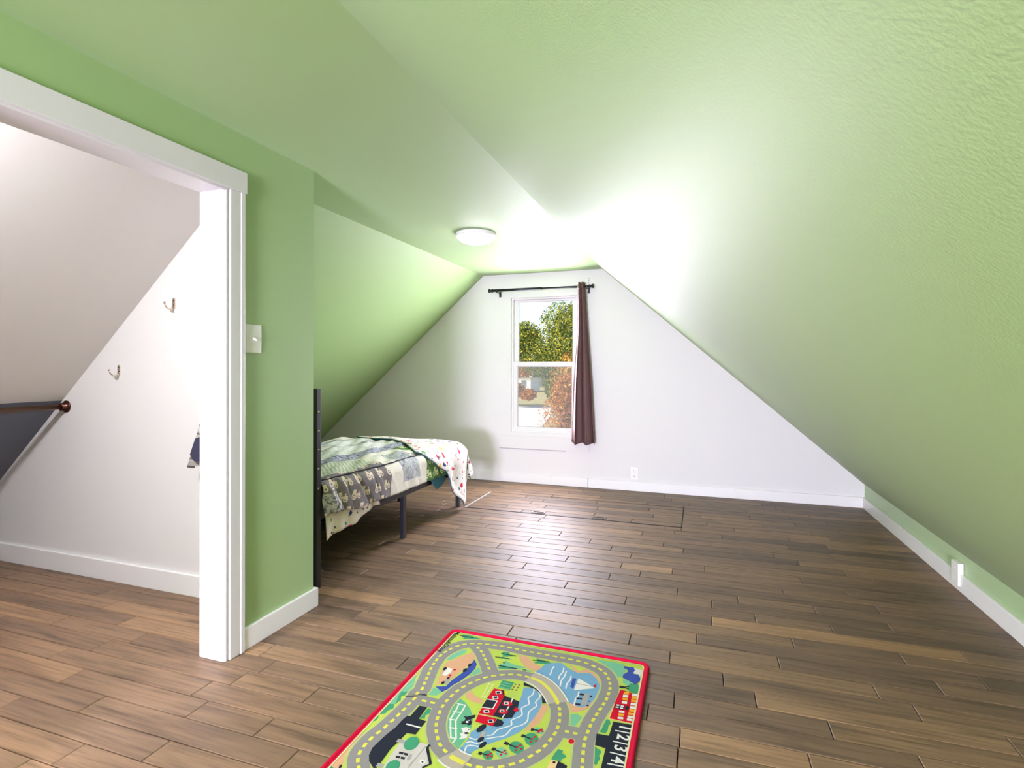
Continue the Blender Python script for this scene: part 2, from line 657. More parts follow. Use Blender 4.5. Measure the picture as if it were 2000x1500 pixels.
# floor hatch: its own boards, black edge gap and two flush pulls
hatch = empty('floor_hatch', ((HX0 + HX1) / 2, (HY0 + HY1) / 2, 0), 'flush wooden floor hatch with black edges and two recessed pulls, below the window', 'hatch')
hatch['kind'] = 'thing'
for b in hatch_boards:
    o = plank_obj('plank', [b], None)
    put(o, hatch)
e = MB()
e.box(HX0 - .004, HX1 + .004, HY0 - .008, HY0 + .007, -.012, .0012)
e.box(HX1 - .003, HX1 + .004, HY0, HY1, -.012, .0010)
e.box(HX0 - .004, HX1 + .004, HY1 - .002, HY1 + .002, -.012, .0004)
e.build('edge_gap', M['gap'], hatch)
MB().box(HX0 - .006, HX0 + .005, HY0, HY1, -.012, .0020).build('edge_highlight', M['highlight_strip'], hatch)['label'] = 'pale strip painting a highlight along the left edge'
for hx in (-1.16, -0.70):
    hp = MB()
    yc = HY0 + .042
    hp.box(hx - .052, hx + .052, yc - .024, yc - .014, 0, .0045, bev=.001)
    hp.box(hx - .052, hx + .052, yc + .010, yc + .024, 0, .0045, bev=.001)
    hp.box(hx - .052, hx - .040, yc - .014, yc + .014, 0, .0045)
    hp.box(hx + .040, hx + .052, yc - .014, yc + .014, 0, .0045)
    ho = hp.build('pull', M['dark_brown_metal'], hatch)
    MB().box(hx - .040, hx + .040, yc - .014, yc + .010, 0, .0012).build('recess', M['gap'], ho)

# ------------------------------------------------------------------ baseboards
BT, BH = 0.015, 0.084


def board(name, polys, z1=BH):
    mb = MB()
    for (x0, x1, y0, y1) in polys:
        mb.box(x0, x1, y0, y1, 0, z1, bev=.0018)
    return struct(mb.build(name, M['base']))


board('baseboard_far', [(KL, -0.9775, D - BT, D), (-0.9755, KR, D - BT, D)])
board('baseboard_right', [(KR - BT, KR, YB, 2.30), (KR - BT, KR, 2.302, D - BT)])
board('baseboard_left', [(PX, PX + BT, 1.634, PY + BT), (PXB, PX, PY, PY + BT)])
board('baseboard_closet', [(KL, PXB, WY - BT, WY)], 0.100)

# ------------------------------------------------------------------ closet doorway trim (casing, head casing, jambs)
door = struct(empty('door_1', (PX, DY1, 0)))
j = MB()
j.box(PXB, PX + .004, DY1 - .004, DY1 + .02, 0, DZ, bev=.003)
j.box(PXB, PX + .004, DY0 - .02, DY0 + .004, 0, DZ, bev=.003)
j.build('jamb', M['trim'], door)
MB().box(PXB, PX + .004, DY0, DY1, DZ - .004, DZ + .02).build('head_jamb', M['trim'], door)
for s, y in ((1, DY1), (-1, DY0)):
    cs = MB()
    yy = lambda a, b: (min(y + s * a, y + s * b), max(y + s * a, y + s * b))
    z1 = 1.773
    a = yy(.000, .010); cs.box(PX, PX + .010, a[0], a[1], 0, z1, bev=.003)
    a = yy(.010, .016); cs.box(PX, PX + .006, a[0], a[1], 0, z1)
    a = yy(.016, .062); cs.box(PX, PX + .016, a[0], a[1], 0, z1, bev=.0025)
    a = yy(.0635, .083); cs.box(PX, PX + .020, a[0], a[1], 0, z1, bev=.002)
    cs.build('casing', M['trim'], door)
MB().box(PX, PX + .024, DY0 - .09, 1.640, 1.7725, 1.8525, bev=.0015).build('head_casing', M['trim'], door)
MB().box(PX, PX + .012, DY0 - .02, DY1 + .01, 1.763, 1.7725).build('head_bead', M['trim'], door)

# ------------------------------------------------------------------ windows


def window(name, x0, x1, z0, z1, y, s, screen=True):
    """double-hung window in a wall whose inner face is y; s = +1 when outside lies towards +y"""
    w = struct(empty(name, ((x0 + x1) / 2, y, z0)))
    Y = lambda a, b: (min(y + s * a, y + s * b), max(y + s * a, y + s * b))

    def frame(nm, fx0, fx1, fz0, fz1, t, ya, yb, bev=.002, tb=None):
        tb = t if tb is None else tb
        m = MB()
        a, b = Y(ya, yb)
        m.box(fx0, fx0 + t, a, b, fz0, fz1, bev=bev)
        m.box(fx1 - t, fx1, a, b, fz0, fz1, bev=bev)
        m.box(fx0 + t, fx1 - t, a, b, fz1 - t, fz1, bev=bev)
        m.box(fx0 + t, fx1 - t, a, b, fz0, fz0 + tb, bev=bev)
        return m.build(nm, M['vinyl'], w)
    frame('frame', x0, x1, z0, z1, .038, -.010, .10)
    frame('inner_frame', x0 + .034, x1 - .034, z0 + .030, z1 - .034, .020, .014, .09)
    zm = (z0 + z1) / 2 + .006
    a0, a1 = x0 + .052, x1 - .052
    lo = frame('lower_sash', a0, a1, z0 + .044, zm + .025, .042, .022, .052)
    up = frame('upper_sash', a0, a1, zm - .025, z1 - .030, .042, .054, .084)
    for sash, pz0, pz1, yo in ((lo, z0 + .08, zm - .01, .037), (up, zm + .01, z1 - .065, .069)):
        a, b = Y(yo, yo + .003)
        put(MB().box(a0 + .04, a1 - .04, a, b, pz0, pz1).build('pane', M['glass']), sash)
    # sash lock and lift
    a, b = Y(.010, .024)
    MB().box((x0 + x1) / 2 - .03, (x0 + x1) / 2 + .03, a, b, zm + .004, zm + .018, bev=.003).build('sash_lock', M['vinyl'], w)
    if screen:
        a, b = Y(.092, .0925)
        MB().box(a0, a1, a, b, z0 + .04, zm).build('insect_screen', M['screen'], w)['label'] = 'fine pale insect screen over the lower sash'
    return w


window('window_1', WX0, WX1, WZ0, WZ1, D, 1)
window('fill_window', -1.1, 0.13, 0.36, 1.11, YB, -1, False)  # made-up window behind the camera, frames the added fill panel
# flat apron board under the far window
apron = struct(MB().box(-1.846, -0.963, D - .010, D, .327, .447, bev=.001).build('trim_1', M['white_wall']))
put(MB().box(-1.846, -1.19, D - .009, D, .318, .3265).build('bottom_shadow', mat('grey_shadow_line', (186, 185, 190), .8)), apron)  # grey strip standing for the shadow line under the apron

# ------------------------------------------------------------------ ceiling lights
M['diffuser'] = mat('lit_diffuser', (255, 255, 252), 0.4, emit=((244, 234, 255), LAMP))
M['closet_diffuser'] = mat('closet_lit_diffuser', (255, 255, 252), 0.4, emit=((248, 247, 255), LAMP_CLOSET))
M['rear_fill'] = mat('rear_fill_glow', (255, 255, 252), 0.4, emit=((244, 234, 255), FILL_REAR))
M['lamp_ring'] = mat('lamp_ring', (236, 236, 234), 0.35)


def ceiling_light(x, y, r, label, dm='diffuser'):
    t = empty('ceiling_light', (x, y, CZ), label, 'lamp')
    MB().lathe([(r * .97, 0), (r, -.004), (r, -.020), (r * .955, -.026), (r * .93, -.020), (r * .93, -.004)], (x, y, CZ), seg=40).build('ring', M['lamp_ring'], t)
    prof = [(r * .93, -.016)]
    for q in range(1, 9):
        a = q / 8 * PI / 2
        prof.append((max(.002, r * .93 * math.cos(a)), -.016 - .058 * math.sin(a)))
    MB().lathe(prof, (x, y, CZ), seg=40).build('diffuser', M[dm], t)['label'] = 'glowing white domed diffuser'
    return t


ceiling_light(-1.43, 3.36, .137, 'round white flush ceiling light, lit, in front of the window')
ceiling_light(-1.20, -1.1, .15, 'added fill light shaped as a flush ceiling light, unseen behind the camera', 'rear_fill')  # added fill lamp, unseen, brightens the near part of the room
ceiling_light(-1.905, 0.50, .100, 'small round lit ceiling light inside the closet', 'closet_diffuser')

# ------------------------------------------------------------------ curtain rod, curtain
RY, RZ = D - .085, 1.8415
rod = empty('curtain_rod', (-1.42, D, RZ), 'dark metal curtain rod with end knobs above the window', 'curtain rod')
MB().tube((-1.885, RY, RZ + .001), (-1.40, RY, RZ + .001), .0125).tube((-1.41, RY, RZ), (-.955, RY, RZ), .0095).build('pole', M['rod'], rod)
for s, x in ((-1, -1.885), (1, -.955)):
    f = MB()
    f.lathe([(.010, 0), (.017, .003 * s), (.017, .012 * s), (.012, .016 * s), (.012, .026 * s), (.019, .030 * s), (.020, .040 * s), (.015, .045 * s), (.003, .046 * s)], (x, RY, RZ), axis='x', seg=18)
    f.build('finial', M['rod'], rod)
for x in (-1.842, -.972):
    b = MB()
    b.box(x - .011, x + .011, D - .004, D, RZ - .055, RZ - .002, bev=.001)
    b.box(x - .005, x + .005, RY - .012, D - .002, RZ - .022, RZ - .014)
    b.box(x - .005, x + .005, RY - .018, RY - .013, RZ - .022, RZ + .004)
    b.tube((x, D - .007, RZ - .045), (x, D - .003, RZ - .045), .004, 8)
    b.build('bracket', M['rod'], rod)

M['curtain'] = mat('brown_curtain_cloth', (112, 84, 83), 0.75, spec=0.25, bump=(500, .1, .001), var=(6, .08))


def curtain():
    t = empty('curtain', (-1.02, RY, .41), 'narrow brown curtain panel bunched at the right of the window', 'curtain')
    NS, NT = 60, 36
    zt, zb = 1.879, .412
    prof = [(1.0, -1.0590, -.9870), (.69, -1.0680, -.9590), (.38, -1.1090, -.9230), (.0, -1.1330, -.8930)]

    def lr(h):
        for (h1, a1, b1), (h0, a0, b0) in zip(prof[:-1], prof[1:]):
            if h >= h0 - 1e-6:
                q = (h - h0) / (h1 - h0)
                q2 = q
                return a0 + (a1 - a0) * q2, b0 + (b1 - b0) * q2
        return prof[-1][1:]
    mb = MB()
    for i in range(NT + 1):
        h = 1 - i / NT
        a, b = lr(h)
        amp = .030 + .030 * (1 - h)
        z0 = zb + (zt - zb) * h
        for k in range(NS + 1):
            s = k / NS
            ph = 2 * PI * (2.35 * s + .12)
            x = a + (b - a) * s + .05 * (b - a) * math.sin(2 * ph)
            x = min(max(x, a), b)
            y = RY - .004 + amp * (math.sin(ph) + .25 * math.sin(2.3 * ph + 1 + 2 * h)) * (1 if h > .03 else 1)
            z = z0 + (.010 * math.sin(ph) * (1 - h) if h < .2 else 0)
            mb.v.append((x, y, z))
    for i in range(NT):
        for k in range(NS):
            q = i * (NS + 1) + k
            mb.face([q, q + 1, q + NS + 2, q + NS + 1], 0, True)
    o = mb.build('panel', M['curtain'], t, fix=False)
    so = o.modifiers.new('thick', 'SOLIDIFY')
    so.thickness = .003
    # grommets where the rod passes
    for s in (.10, .32, .54, .76):
        x = -1.059 + .072 * s
        g = MB()
        pts = [(x, RY + .019 * math.cos(q * PI / 8), RZ + .019 * math.sin(q * PI / 8)) for q in range(17)]
        g.path(pts, .003, 6)
        g.build('grommet', M['steel'], t)
    # bottom hem stitched as a thicker band
    return t


curtain()

# small fixing marks left on the wall above the rod
fx = empty('wall_fixing', (-.976, D, 1.90), 'thin tan wall fixing strip above the right rod bracket', 'fixing')
M['tan_plastic'] = mat('tan_plastic', (190, 178, 150), .5)
MB().box(-.9775, -.9745, D - .003, D, 1.868, 1.934).build('strip', M['tan_plastic'], fx)
for z in (1.925, 1.905, 1.885):
    MB().tube((-.969, D - .004, z), (-.969, D, z), .0030, 8).build('screw', M['bronze'], fx)

# ------------------------------------------------------------------ outlets and switch


def outlet(name, cx, face, cz, w, h, axis, s, label):
    """duplex outlet; axis 'y': plate in the x/z plane, 'x': in the y/z plane; s = direction out of the wall"""
    t = empty(name, (cx, face, cz) if axis == 'y' else (face, cx, cz), label, 'outlet')

    def bx(a0, a1, d0, d1, z0, z1, bev=0.0):
        d0, d1 = sorted((face + s * d0, face + s * d1))
        m = MB()
        if axis == 'y':
            return m.box(cx + a0, cx + a1, d0, d1, cz + z0, cz + z1, bev=bev)
        return m.box(d0, d1, cx + a0, cx + a1, cz + z0, cz + z1, bev=bev)
    bx(-w / 2, w / 2, 0, .006, -h / 2, h / 2, .0018).build('plate', M['plastic'], t)
    for q in (-1, 1):
        r = bx(-.017, .017, .005, .0085, q * .021 - .014, q * .021 + .014, .003).build('receptacle', M['plastic'], t)
        for a in (-.007, .007):
            put(bx(a - .0012, a + .0012, .008, .009, q * .021 - .002, q * .021 + .007).build('slot', M['dark_slot']), r)
        put(bx(-.003, .003, .008, .009, q * .021 - .010, q * .021 - .005).build('ground_hole', M['dark_slot']), r)
    return t


outlet('wall_outlet', -.5565, D, .157, .066, .113, 'y', -1, 'white duplex outlet on the far white wall above the baseboard')
wp = empty('wall_plate', (KR, 3.273, .082), 'blank white wall plate overlapping the baseboard of the low green wall', 'wall plate')
MB().box(KR - BT - .010, KR - .001, 3.234, 3.312, .026, .138, bev=.002).build('plate', M['plastic'], wp)
for z in (.058, .106):
    MB().lathe([(.0034, 0), (.0034, -.001), (.002, -.0018)], (KR - BT - .010, 3.273, z), axis='x', seg=10).build('screw', M['plastic'], wp)

sw = empty('light_switch', (PX, 1.690, 1.215), 'white toggle light switch on the green wall beside the doorway', 'switch')
MB().box(PX, PX + .0065, 1.6525, 1.7295, 1.159, 1.271, bev=.002).build('plate', M['plastic'], sw)
tg = MB()
tg.box(PX + .006, PX + .0085, 1.6845, 1.6975, 1.203, 1.227, bev=.0008)
tg.add([(PX + .008, 1.6865, 1.210), (PX + .008, 1.6955, 1.210), (PX + .008, 1.6955, 1.221), (PX + .008, 1.6865, 1.221),
        (PX + .023, 1.6878, 1.205), (PX + .023, 1.6942, 1.205), (PX + .022, 1.6942, 1.211), (PX + .022, 1.6878, 1.211)],
       [(0, 1, 5, 4), (1, 2, 6, 5), (2, 3, 7, 6), (3, 0, 4, 7), (4, 5, 6, 7)])
tg.build('toggle', M['plastic'], sw)
for z in (1.245, 1.185):
    MB().lathe([(.0034, 0), (.0034, .001), (.002, .0018)], (PX + .006, 1.691, z), axis='x', seg=10).build('screw', M['plastic'], sw)

# ------------------------------------------------------------------ closet: coat hooks, rod, hanging cloth


def coat_hook(x, z, label):
    t = empty('coat_hook', (x, WY, z), label, 'hook', 'coat hooks on the closet wall')
    p = MB()
    p.lathe([(.0085, 0), (.0085, -.003), (.006, -.0045), (.001, -.005)], (x, WY, z + .022), axis='y', seg=14)
    p.lathe([(.0085, 0), (.0085, -.003), (.006, -.0045), (.001, -.005)], (x, WY, z - .014), axis='y', seg=14)
    p.box(x - .0085, x + .0085, WY - .0032, WY, z - .014, z + .022)
    p.build('plate', M['nickel'], t)
    big = [(x, WY - .002, z - .012), (x, WY - .014, z - .026), (x, WY - .030, z - .026), (x, WY - .044, z - .014), (x, WY - .050, z + .000)]
    MB().path(big, .0032, 8).lathe([(.001, -.006), (.0045, -.004), (.006, 0), (.0045, .004), (.001, .006)], (x, WY - .050, z + .003), seg=12).build('prong', M['nickel'], t)
    sm = [(x, WY - .002, z - .016), (x, WY - .010, z - .030), (x, WY - .018, z - .034)]
    MB().path(sm, .003, 8).build('lower_prong', M['nickel'], t)
    for q in (.018, -.004):
        MB().lathe([(.0032, 0), (.003, -.0014), (.001, -.002)], (x, WY - .004, z + q), axis='y', seg=8).build('screw', M['bronze'], t)
    return t


coat_hook(-2.440, 1.410, 'small nickel coat hook high on the white closet wall, nearer the door jamb')
coat_hook(-2.822, 1.083, 'small nickel coat hook lower on the white closet wall, towards the closet rod')
coat_hook(-2.120, 1.130, 'nickel coat hook behind the door jamb holding a striped cloth')

cr = empty('closet_rod', (-3.224, WY, .889), 'bronze closet rod fixed to the white end wall in front of the slate blue panel', 'rod')
MB().tube((-3.224, WY - .01, .889), (-3.224, -.9, .889), .0150, 20).build('pole', M['bronze'], cr)
MB().lathe([(.033, 0), (.033, -.004), (.028, -.008), (.0205, -.011), (.0205, -.030), (.0165, -.032)], (-3.224, WY, .889), axis='y', seg=28).build('flange', M['bronze_dark'], cr)


def striped_cloth():
    m = mat('striped_cloth_fabric', (190, 184, 178), .85, spec=.1)
    n = N(m)
    geo = n('NewGeometry')
    sep = n('SeparateXYZ', ins={0: geo.outputs['Position']})
    z = sep.outputs[2]
    w = n.math('FRACT', n.math('MULTIPLY', z, 26.0))
    st = n.ramp(w, [(0.0, (206, 200, 194)), (0.45, (206, 200, 194)), (0.55, (116, 108, 104)), (0.72, (120, 112, 106)), (0.8, (206, 200, 194))])
    band = n.ramp(n('MapRange', ins={0: z, 'From Min': .64, 'From Max': .84}).outputs[0], [(0.0, (96, 90, 86)), (0.10, (130, 124, 118)), (0.13, (206, 200, 196)), (1.0, (206, 200, 196))], 'CONSTANT')
    c = n.mix(.55, st, band, 'MULTIPLY')
    m.node_tree.links.new(c, m.node_tree.nodes['Principled BSDF'].inputs['Base Color'])
    t = empty('hanging_cloth', (-2.12, WY - .02, .64), 'grey striped cloth with a navy patch hanging half hidden behind the door jamb', 'cloth')
    mb = MB()
    NS, NT = 40, 24
    for i in range(NT + 1):
        h = i / NT                       # 0 top, 1 bottom
        z = 1.10 - (1.10 - .640) * h
        half = .012 + .135 * h ** 1.15
        for k in range(NS):
            a = 2 * PI * k / NS
            fold = 1 + .16 * math.sin(5 * a + 1.5) * h
            mb.v.append((-2.12 + half * math.cos(a) * fold, WY - .052 + (.012 + .030 * h) * math.sin(a) * fold, z - .012 * math.cos(2 * a) * h))
    for i in range(NT):
        for k in range(NS):
            j = (k + 1) % NS
            mb.face([i * NS + k, i * NS + j, (i + 1) * NS + j, (i + 1) * NS + k], 0, True)
    mb.build('cloth', m, t)
    navy = mat('navy_cloth', (62, 62, 82), .85, spec=.1, var=(40, .15))
    pb = MB()
    poly = [(-2.08, .81), (-2.18, .775), (-2.212, .70), (-2.188, .672), (-2.08, .655)]
    pb.prism([(x, z) for x, z in poly], 'y', WY - .104, WY - .088)
    pb.build('patch', navy, t)['label'] = 'navy patch'
    return t


striped_cloth()

# ------------------------------------------------------------------ bed
BX, BXL = -1.80, -2.885       # side rails
BY0, BY1 = 2.20, 3.92
bed = empty('bed', (-2.34, 3.06, 0), 'black metal bed frame with tall headboard behind the green partition', 'bed')
for x in (BX - .012, BXL + .012):
    MB().box(x - .022, x + .024, BY0, BY0 + .035, 0, .995, bev=.003).build('headboard_post', M['black_metal'], bed)
for z in (.88, .786, .694, .598, .50):
    MB().box(BXL + .03, BX - .03, BY0 + .006, BY0 + .029, z - .018, z + .018, bev=.003).build('headboard_rail', M['black_metal'], bed)
    MB().lathe([(.006, 0), (.0055, .003), (.002, .005)], (BX + .012, BY0 + .012, z), axis='x', seg=10).build('bolt', M['steel'], bed)
MB().box(BXL + .03, BX - .03, BY0 + .004, BY0 + .031, .955, .990, bev=.003).build('headboard_top_rail', M['black_metal'], bed)
MB().lathe([(.007, 0), (.006, -.003), (.002, -.005)], (BX - .010, BY0, .350), axis='y', seg=10).build('bolt', M['steel'], bed)
for x in (BX - .015, BXL + .015):
    MB().box(x - .015, x + .015, BY0 + .03, BY1, .272, .306, bev=.003).build('side_rail', M['black_metal'], bed)
    for y in (3.066, BY1 - .016):
        MB().box(x - .013, x + .017, y - .016, y + .016, 0, .275, bev=.002).build('leg', M['black_metal'], bed)
xm = (BX + BXL) / 2
MB().box(xm - .015, xm + .015, BY0 + .02, BY1, .272, .304, bev=.002).build('centre_rail', M['black_metal'], bed)
for y in (2.42, 3.066, BY1 - .016):
    MB().box(xm - .013, xm + .013, y - .013, y + .013, 0, .275, bev=.002).build('leg', M['black_metal'], bed)
for y in (BY0 + .05, BY1 - .015):
    MB().box(BXL + .02, BX - .02, y - .015, y + .015, .272, .304, bev=.002).build('cross_rail', M['black_metal'], bed)
for i in range(12):
    y = 2.36 + i * .128
    MB().box(BXL + .02, BX - .02, y - .012, y + .012, .290, .306, bev=.002).build('slat', M['black_metal'], bed)
mt = mat('grey_mattress', (150, 146, 142), .9, spec=.1, bump=(120, .2, .002))
mm = MB().box(-2.865, -1.835, 2.255, 3.905, .307, .478, bev=.03).build('mattress', mt)
tag(mm, 'grey mattress on the bed frame under the patchwork comforter', 'mattress')

# drape surface shared by the bedclothes: a = along the bed from the head, b = across from the far side
A0, LA, B0, LB, TOPZ, RAD = 2.245, 1.695, -2.895, 1.110, .505, .055


def prof(s, L, r):
    if s <= L - r:
        return s, 0.0
    th = (s - (L - r)) / r
    if th <= PI / 2:
        return L - r + r * math.sin(th), r * (1 - math.cos(th))
    return L, r + (s - (L - r) - r * PI / 2)


def drape(a, b, off=0.0):
    bb = b
    mir = bb < LB / 2
    if mir:
        bb = LB - bb
    ha, da = prof(a, LA, RAD)
    hb, db = prof(bb, LB, RAD)
    ta, tb = min(1, da / RAD), min(1, db / RAD)
    flare = 0.0
    if da > RAD and db > RAD:
        ea, eb = da - RAD, db - RAD
        r = math.hypot(ea, eb)
        th = math.atan2(ea, eb)
        d = RAD + r
        ha += .16 * r * math.sin(th)
        hb += .16 * r * math.cos(th)
    else:
        d = max(da, db) if (da < RAD or db < RAD) else da + db
        if da > RAD:
            ha += .06 * (da - RAD)
        if db > RAD:
            hb += .04 * (db - RAD)
    y = A0 + ha + off * ta
    xx = hb + off * tb
    if mir:
        xx = LB - xx
    x = B0 + xx
    crown = .022 * math.sin(PI * min(1, max(0, hb / LB))) * math.sin(PI * min(1, max(0.0, .15 + .8 * ha / LA)))
    head = .020 * max(0, 1 - ha / .6)
    z = TOPZ + head + crown - d + off * (1 - max(ta, tb)) - .018 * max(0, ha / LA - .5)
    return Vector((x, y, z))


def fabric(name, build):
    m = mat(name, (200, 200, 200), .85, spec=.15)
    n = N(m)
    uv = n('UVMap').outputs[0]
    c = build(n, uv)
    m.node_tree.links.new(c, m.node_tree.nodes['Principled BSDF'].inputs['Base Color'])
    ns = n('TexNoise', ins={'Vector': uv, 'Scale': 45.0, 'Detail': 3.0})
    bp = n('Bump', ins={'Strength': .35, 'Distance': .008, 'Height': ns.outputs[0]})
    m.node_tree.links.new(bp.outputs[0], m.node_tree.nodes['Principled BSDF'].inputs['Normal'])
    return m


def tractors(n, uv, cw, ch, base, ink):
    """rows of printed tractors: a large and a small ring wheel, a body and a chimney in every cell"""
    sep = n('SeparateXYZ', ins={0: uv})
    u = n.math('DIVIDE', sep.outputs[0], cw)
    row = n.math('FLOOR', n.math('DIVIDE', sep.outputs[1], ch))
    v = n.math('SUBTRACT', 1.0, n.math('FRACT', n.math('DIVIDE', sep.outputs[1], ch)))
    u = n.math('FRACT', n.math('ADD', u, n.math('MULTIPLY', row, .43)))

    def ring(cx, cy, r, t):
        dx = n.math('MULTIPLY', n.math('SUBTRACT', u, cx), cw / ch)
        dy = n.math('SUBTRACT', v, cy)
        d = n.math('SQRT', n.math('ADD', n.math('MULTIPLY', dx, dx), n.math('MULTIPLY', dy, dy)))
        return n.math('LESS_THAN', n.math('ABSOLUTE', n.math('SUBTRACT', d, r)), t)

    def rect(x0, x1, y0, y1):
        a = n.math('LESS_THAN', n.math('ABSOLUTE', n.math('SUBTRACT', u, (x0 + x1) / 2)), (x1 - x0) / 2)
        b = n.math('LESS_THAN', n.math('ABSOLUTE', n.math('SUBTRACT', v, (y0 + y1) / 2)), (y1 - y0) / 2)
        return n.math('MULTIPLY', a, b)
    f = n.math('MAXIMUM', ring(.30, .34, .18, .05), ring(.30, .34, .0, .07))
    for g in (ring(.66, .26, .10, .045), rect(.44, .74, .36, .52), rect(.24, .44, .54, .80), rect(.60, .64, .50, .70)):
        f = n.math('MAXIMUM', f, g)
    nz = n('TexNoise', ins={'Vector': uv, 'Scale': 9.0})
    bcol = n.mix(nz.outputs[0], lin(base), lin([q * .72 for q in base]))
    return n.mix(f, bcol, lin(ink))


def scribble(n, uv, a, b, c, scale):
    nz = n('TexNoise', ins={'Vector': uv, 'Scale': scale, 'Detail': 4.0, 'Roughness': .7, 'Distortion': 1.5})
    col = n.ramp(nz.outputs[0], [(.30, a), (.42, b), (.5, c), (.60, b), (.7, c)])
    return col


def gingham(n, uv, a, b, c):
    ck = n('TexChecker', ins={'Vector': uv, 'Scale': 62.0, 'Color1': lin(a), 'Color2': lin(b)})
    nz = n('TexNoise', ins={'Vector': uv, 'Scale': 30.0, 'Detail': 2.0})
    return n.mix(n.math('MULTIPLY', nz.outputs[0], .5), ck.outputs[0], lin(c))


def motif(n, uv, base, scale=19.0):
    """white cloth scattered with small bright vehicle-like blots"""
    v = n('TexVoronoi', ins={'Vector': uv, 'Scale': scale, 'Randomness': .8})
    v.distance = 'MINKOWSKI'
    v.inputs['Exponent'].default_value = 1.3
    sep = n('SeparateColor', ins={0: v.outputs['Color']})
    col = n.ramp(sep.outputs[0], [(0, (214, 44, 84)), (.20, (60, 74, 120)), (.32, (232, 190, 70)), (.46, (120, 70, 140)), (.56, (70, 130, 140)), (.68, (120, 170, 90)), (.78, (224, 120, 60)), (.86, (206, 60, 90))], 'CONSTANT')
    nz = n('TexNoise', ins={'Vector': uv, 'Scale': scale * 3.0, 'Detail': 1.0})
    d = n.math('ADD', v.outputs['Distance'], n.math('MULTIPLY', nz.outputs[0], .45))
    f = n.math('LESS_THAN', d, .60)
    v2 = n('TexVoronoi', ins={'Vector': uv, 'Scale': scale * 2.6, 'Randomness': .9})
    ring = n.math('LESS_THAN', n.math('ABSOLUTE', n.math('SUBTRACT', v2.outputs['Distance'], .2)), .07)
    s2 = n('SeparateColor', ins={0: v2.outputs['Color']})
    ring = n.math('MULTIPLY', ring, n.math('GREATER_THAN', s2.outputs[1], .62))
    c0 = n.mix(ring, lin(base), lin((70, 66, 80)))
    return n.mix(f, c0, col)


F = {
    'tractor': fabric('grey_tractor_print', lambda n, uv: tractors(n, uv, .105, .082, (150, 142, 146), (240, 220, 200))),
    'navy': fabric('navy_letter_print', lambda n, uv: scribble(n, uv, (80, 80, 104), (92, 92, 118), (206, 208, 222), 26.0)),
    'gingham': fabric('green_gingham', lambda n, uv: gingham(n, uv, (214, 218, 196), (132, 150, 120), (240, 240, 230))),
    'cream': fabric('cream_cotton', lambda n, uv: scribble(n, uv, (222, 214, 200), (232, 226, 214), (238, 232, 222), 8.0)),
    'picture': fabric('tractor_picture_print', lambda n, uv: scribble(n, uv, (110, 104, 140), (150, 148, 178), (206, 212, 196), 22.0)),
    'green': fabric('green_tractor_print', lambda n, uv: tractors(n, uv, .11, .09, (108, 146, 88), (206, 218, 160))),
    'pale': fabric('pale_grey_print', lambda n, uv: scribble(n, uv, (140, 136, 150), (206, 202, 206), (226, 222, 222), 26.0)),
    'mixed': fabric('green_white_print', lambda n, uv: scribble(n, uv, (120, 132, 122), (208, 212, 206), (230, 230, 228), 30.0)),
    'dark': fabric('charcoal_print', lambda n, uv: scribble(n, uv, (50, 52, 70), (70, 72, 92), (226, 224, 220), 17.0)),
    'cars': fabric('white_vehicle_print', lambda n, uv: motif(n, uv, (238, 232, 228))),
    'cars_beige': fabric('cream_vehicle_print', lambda n, uv: motif(n, uv, (226, 214, 196), 15.0)),
    'teal': mat('teal_lining', (70, 112, 128), .9, spec=.1),
    'piping': mat('dark_piping', (52, 48, 62), .8, spec=.1),
}
FK = list(F)


def hang(y):
    pts = [(2.2, .175), (2.35, .165), (2.53, .19), (2.7, .18), (2.83, .185), (3.04, .185), (3.31, .185), (3.44, .185), (3.7, .19), (4.0, .20)]
    for (y0, h0), (y1, h1) in zip(pts[:-1], pts[1:]):
        if y <= y1:
            return h0 + (h1 - h0) * (y - y0) / (y1 - y0)
    return pts[-1][1]


def patch(a, b):
    y = A0 + a
    x = B0 + b
    edge = LB - .02
    if b > edge - .055:                      # side border of the comforter
        if y < 2.36 and b > edge + .055:
            return 'dark'
        if y < 2.86:
            return 'tractor'
        if y < 3.30:
            if 3.0 < y < 3.22 and b < edge + .13:
                return 'picture'
            return 'cream'
        return 'green'
    if x > -2.06:
        if y < 2.84:
            return 'gingham'
        if 3.02 < y < 3.24 and x > -1.97:
            return 'picture'
        return 'cream' if y < 3.32 else 'green'
    if x > -2.17:
        return 'navy'
    if x > -2.40:
        if y < 3.05:
            return 'pale' if int((y - 2.2) / .28) % 2 else 'mixed'
        return 'mixed'
    if x > -2.45:
        return 'dark'
    if x > -2.72:
        return 'pale' if y < 3.3 else 'mixed'
    if x > -2.78:
        return 'navy'
    return 'cream' if y > 2.7 else 'dark'


def smooth01(t):
    t = max(0, min(1, t))
    return t * t * (3 - 2 * t)


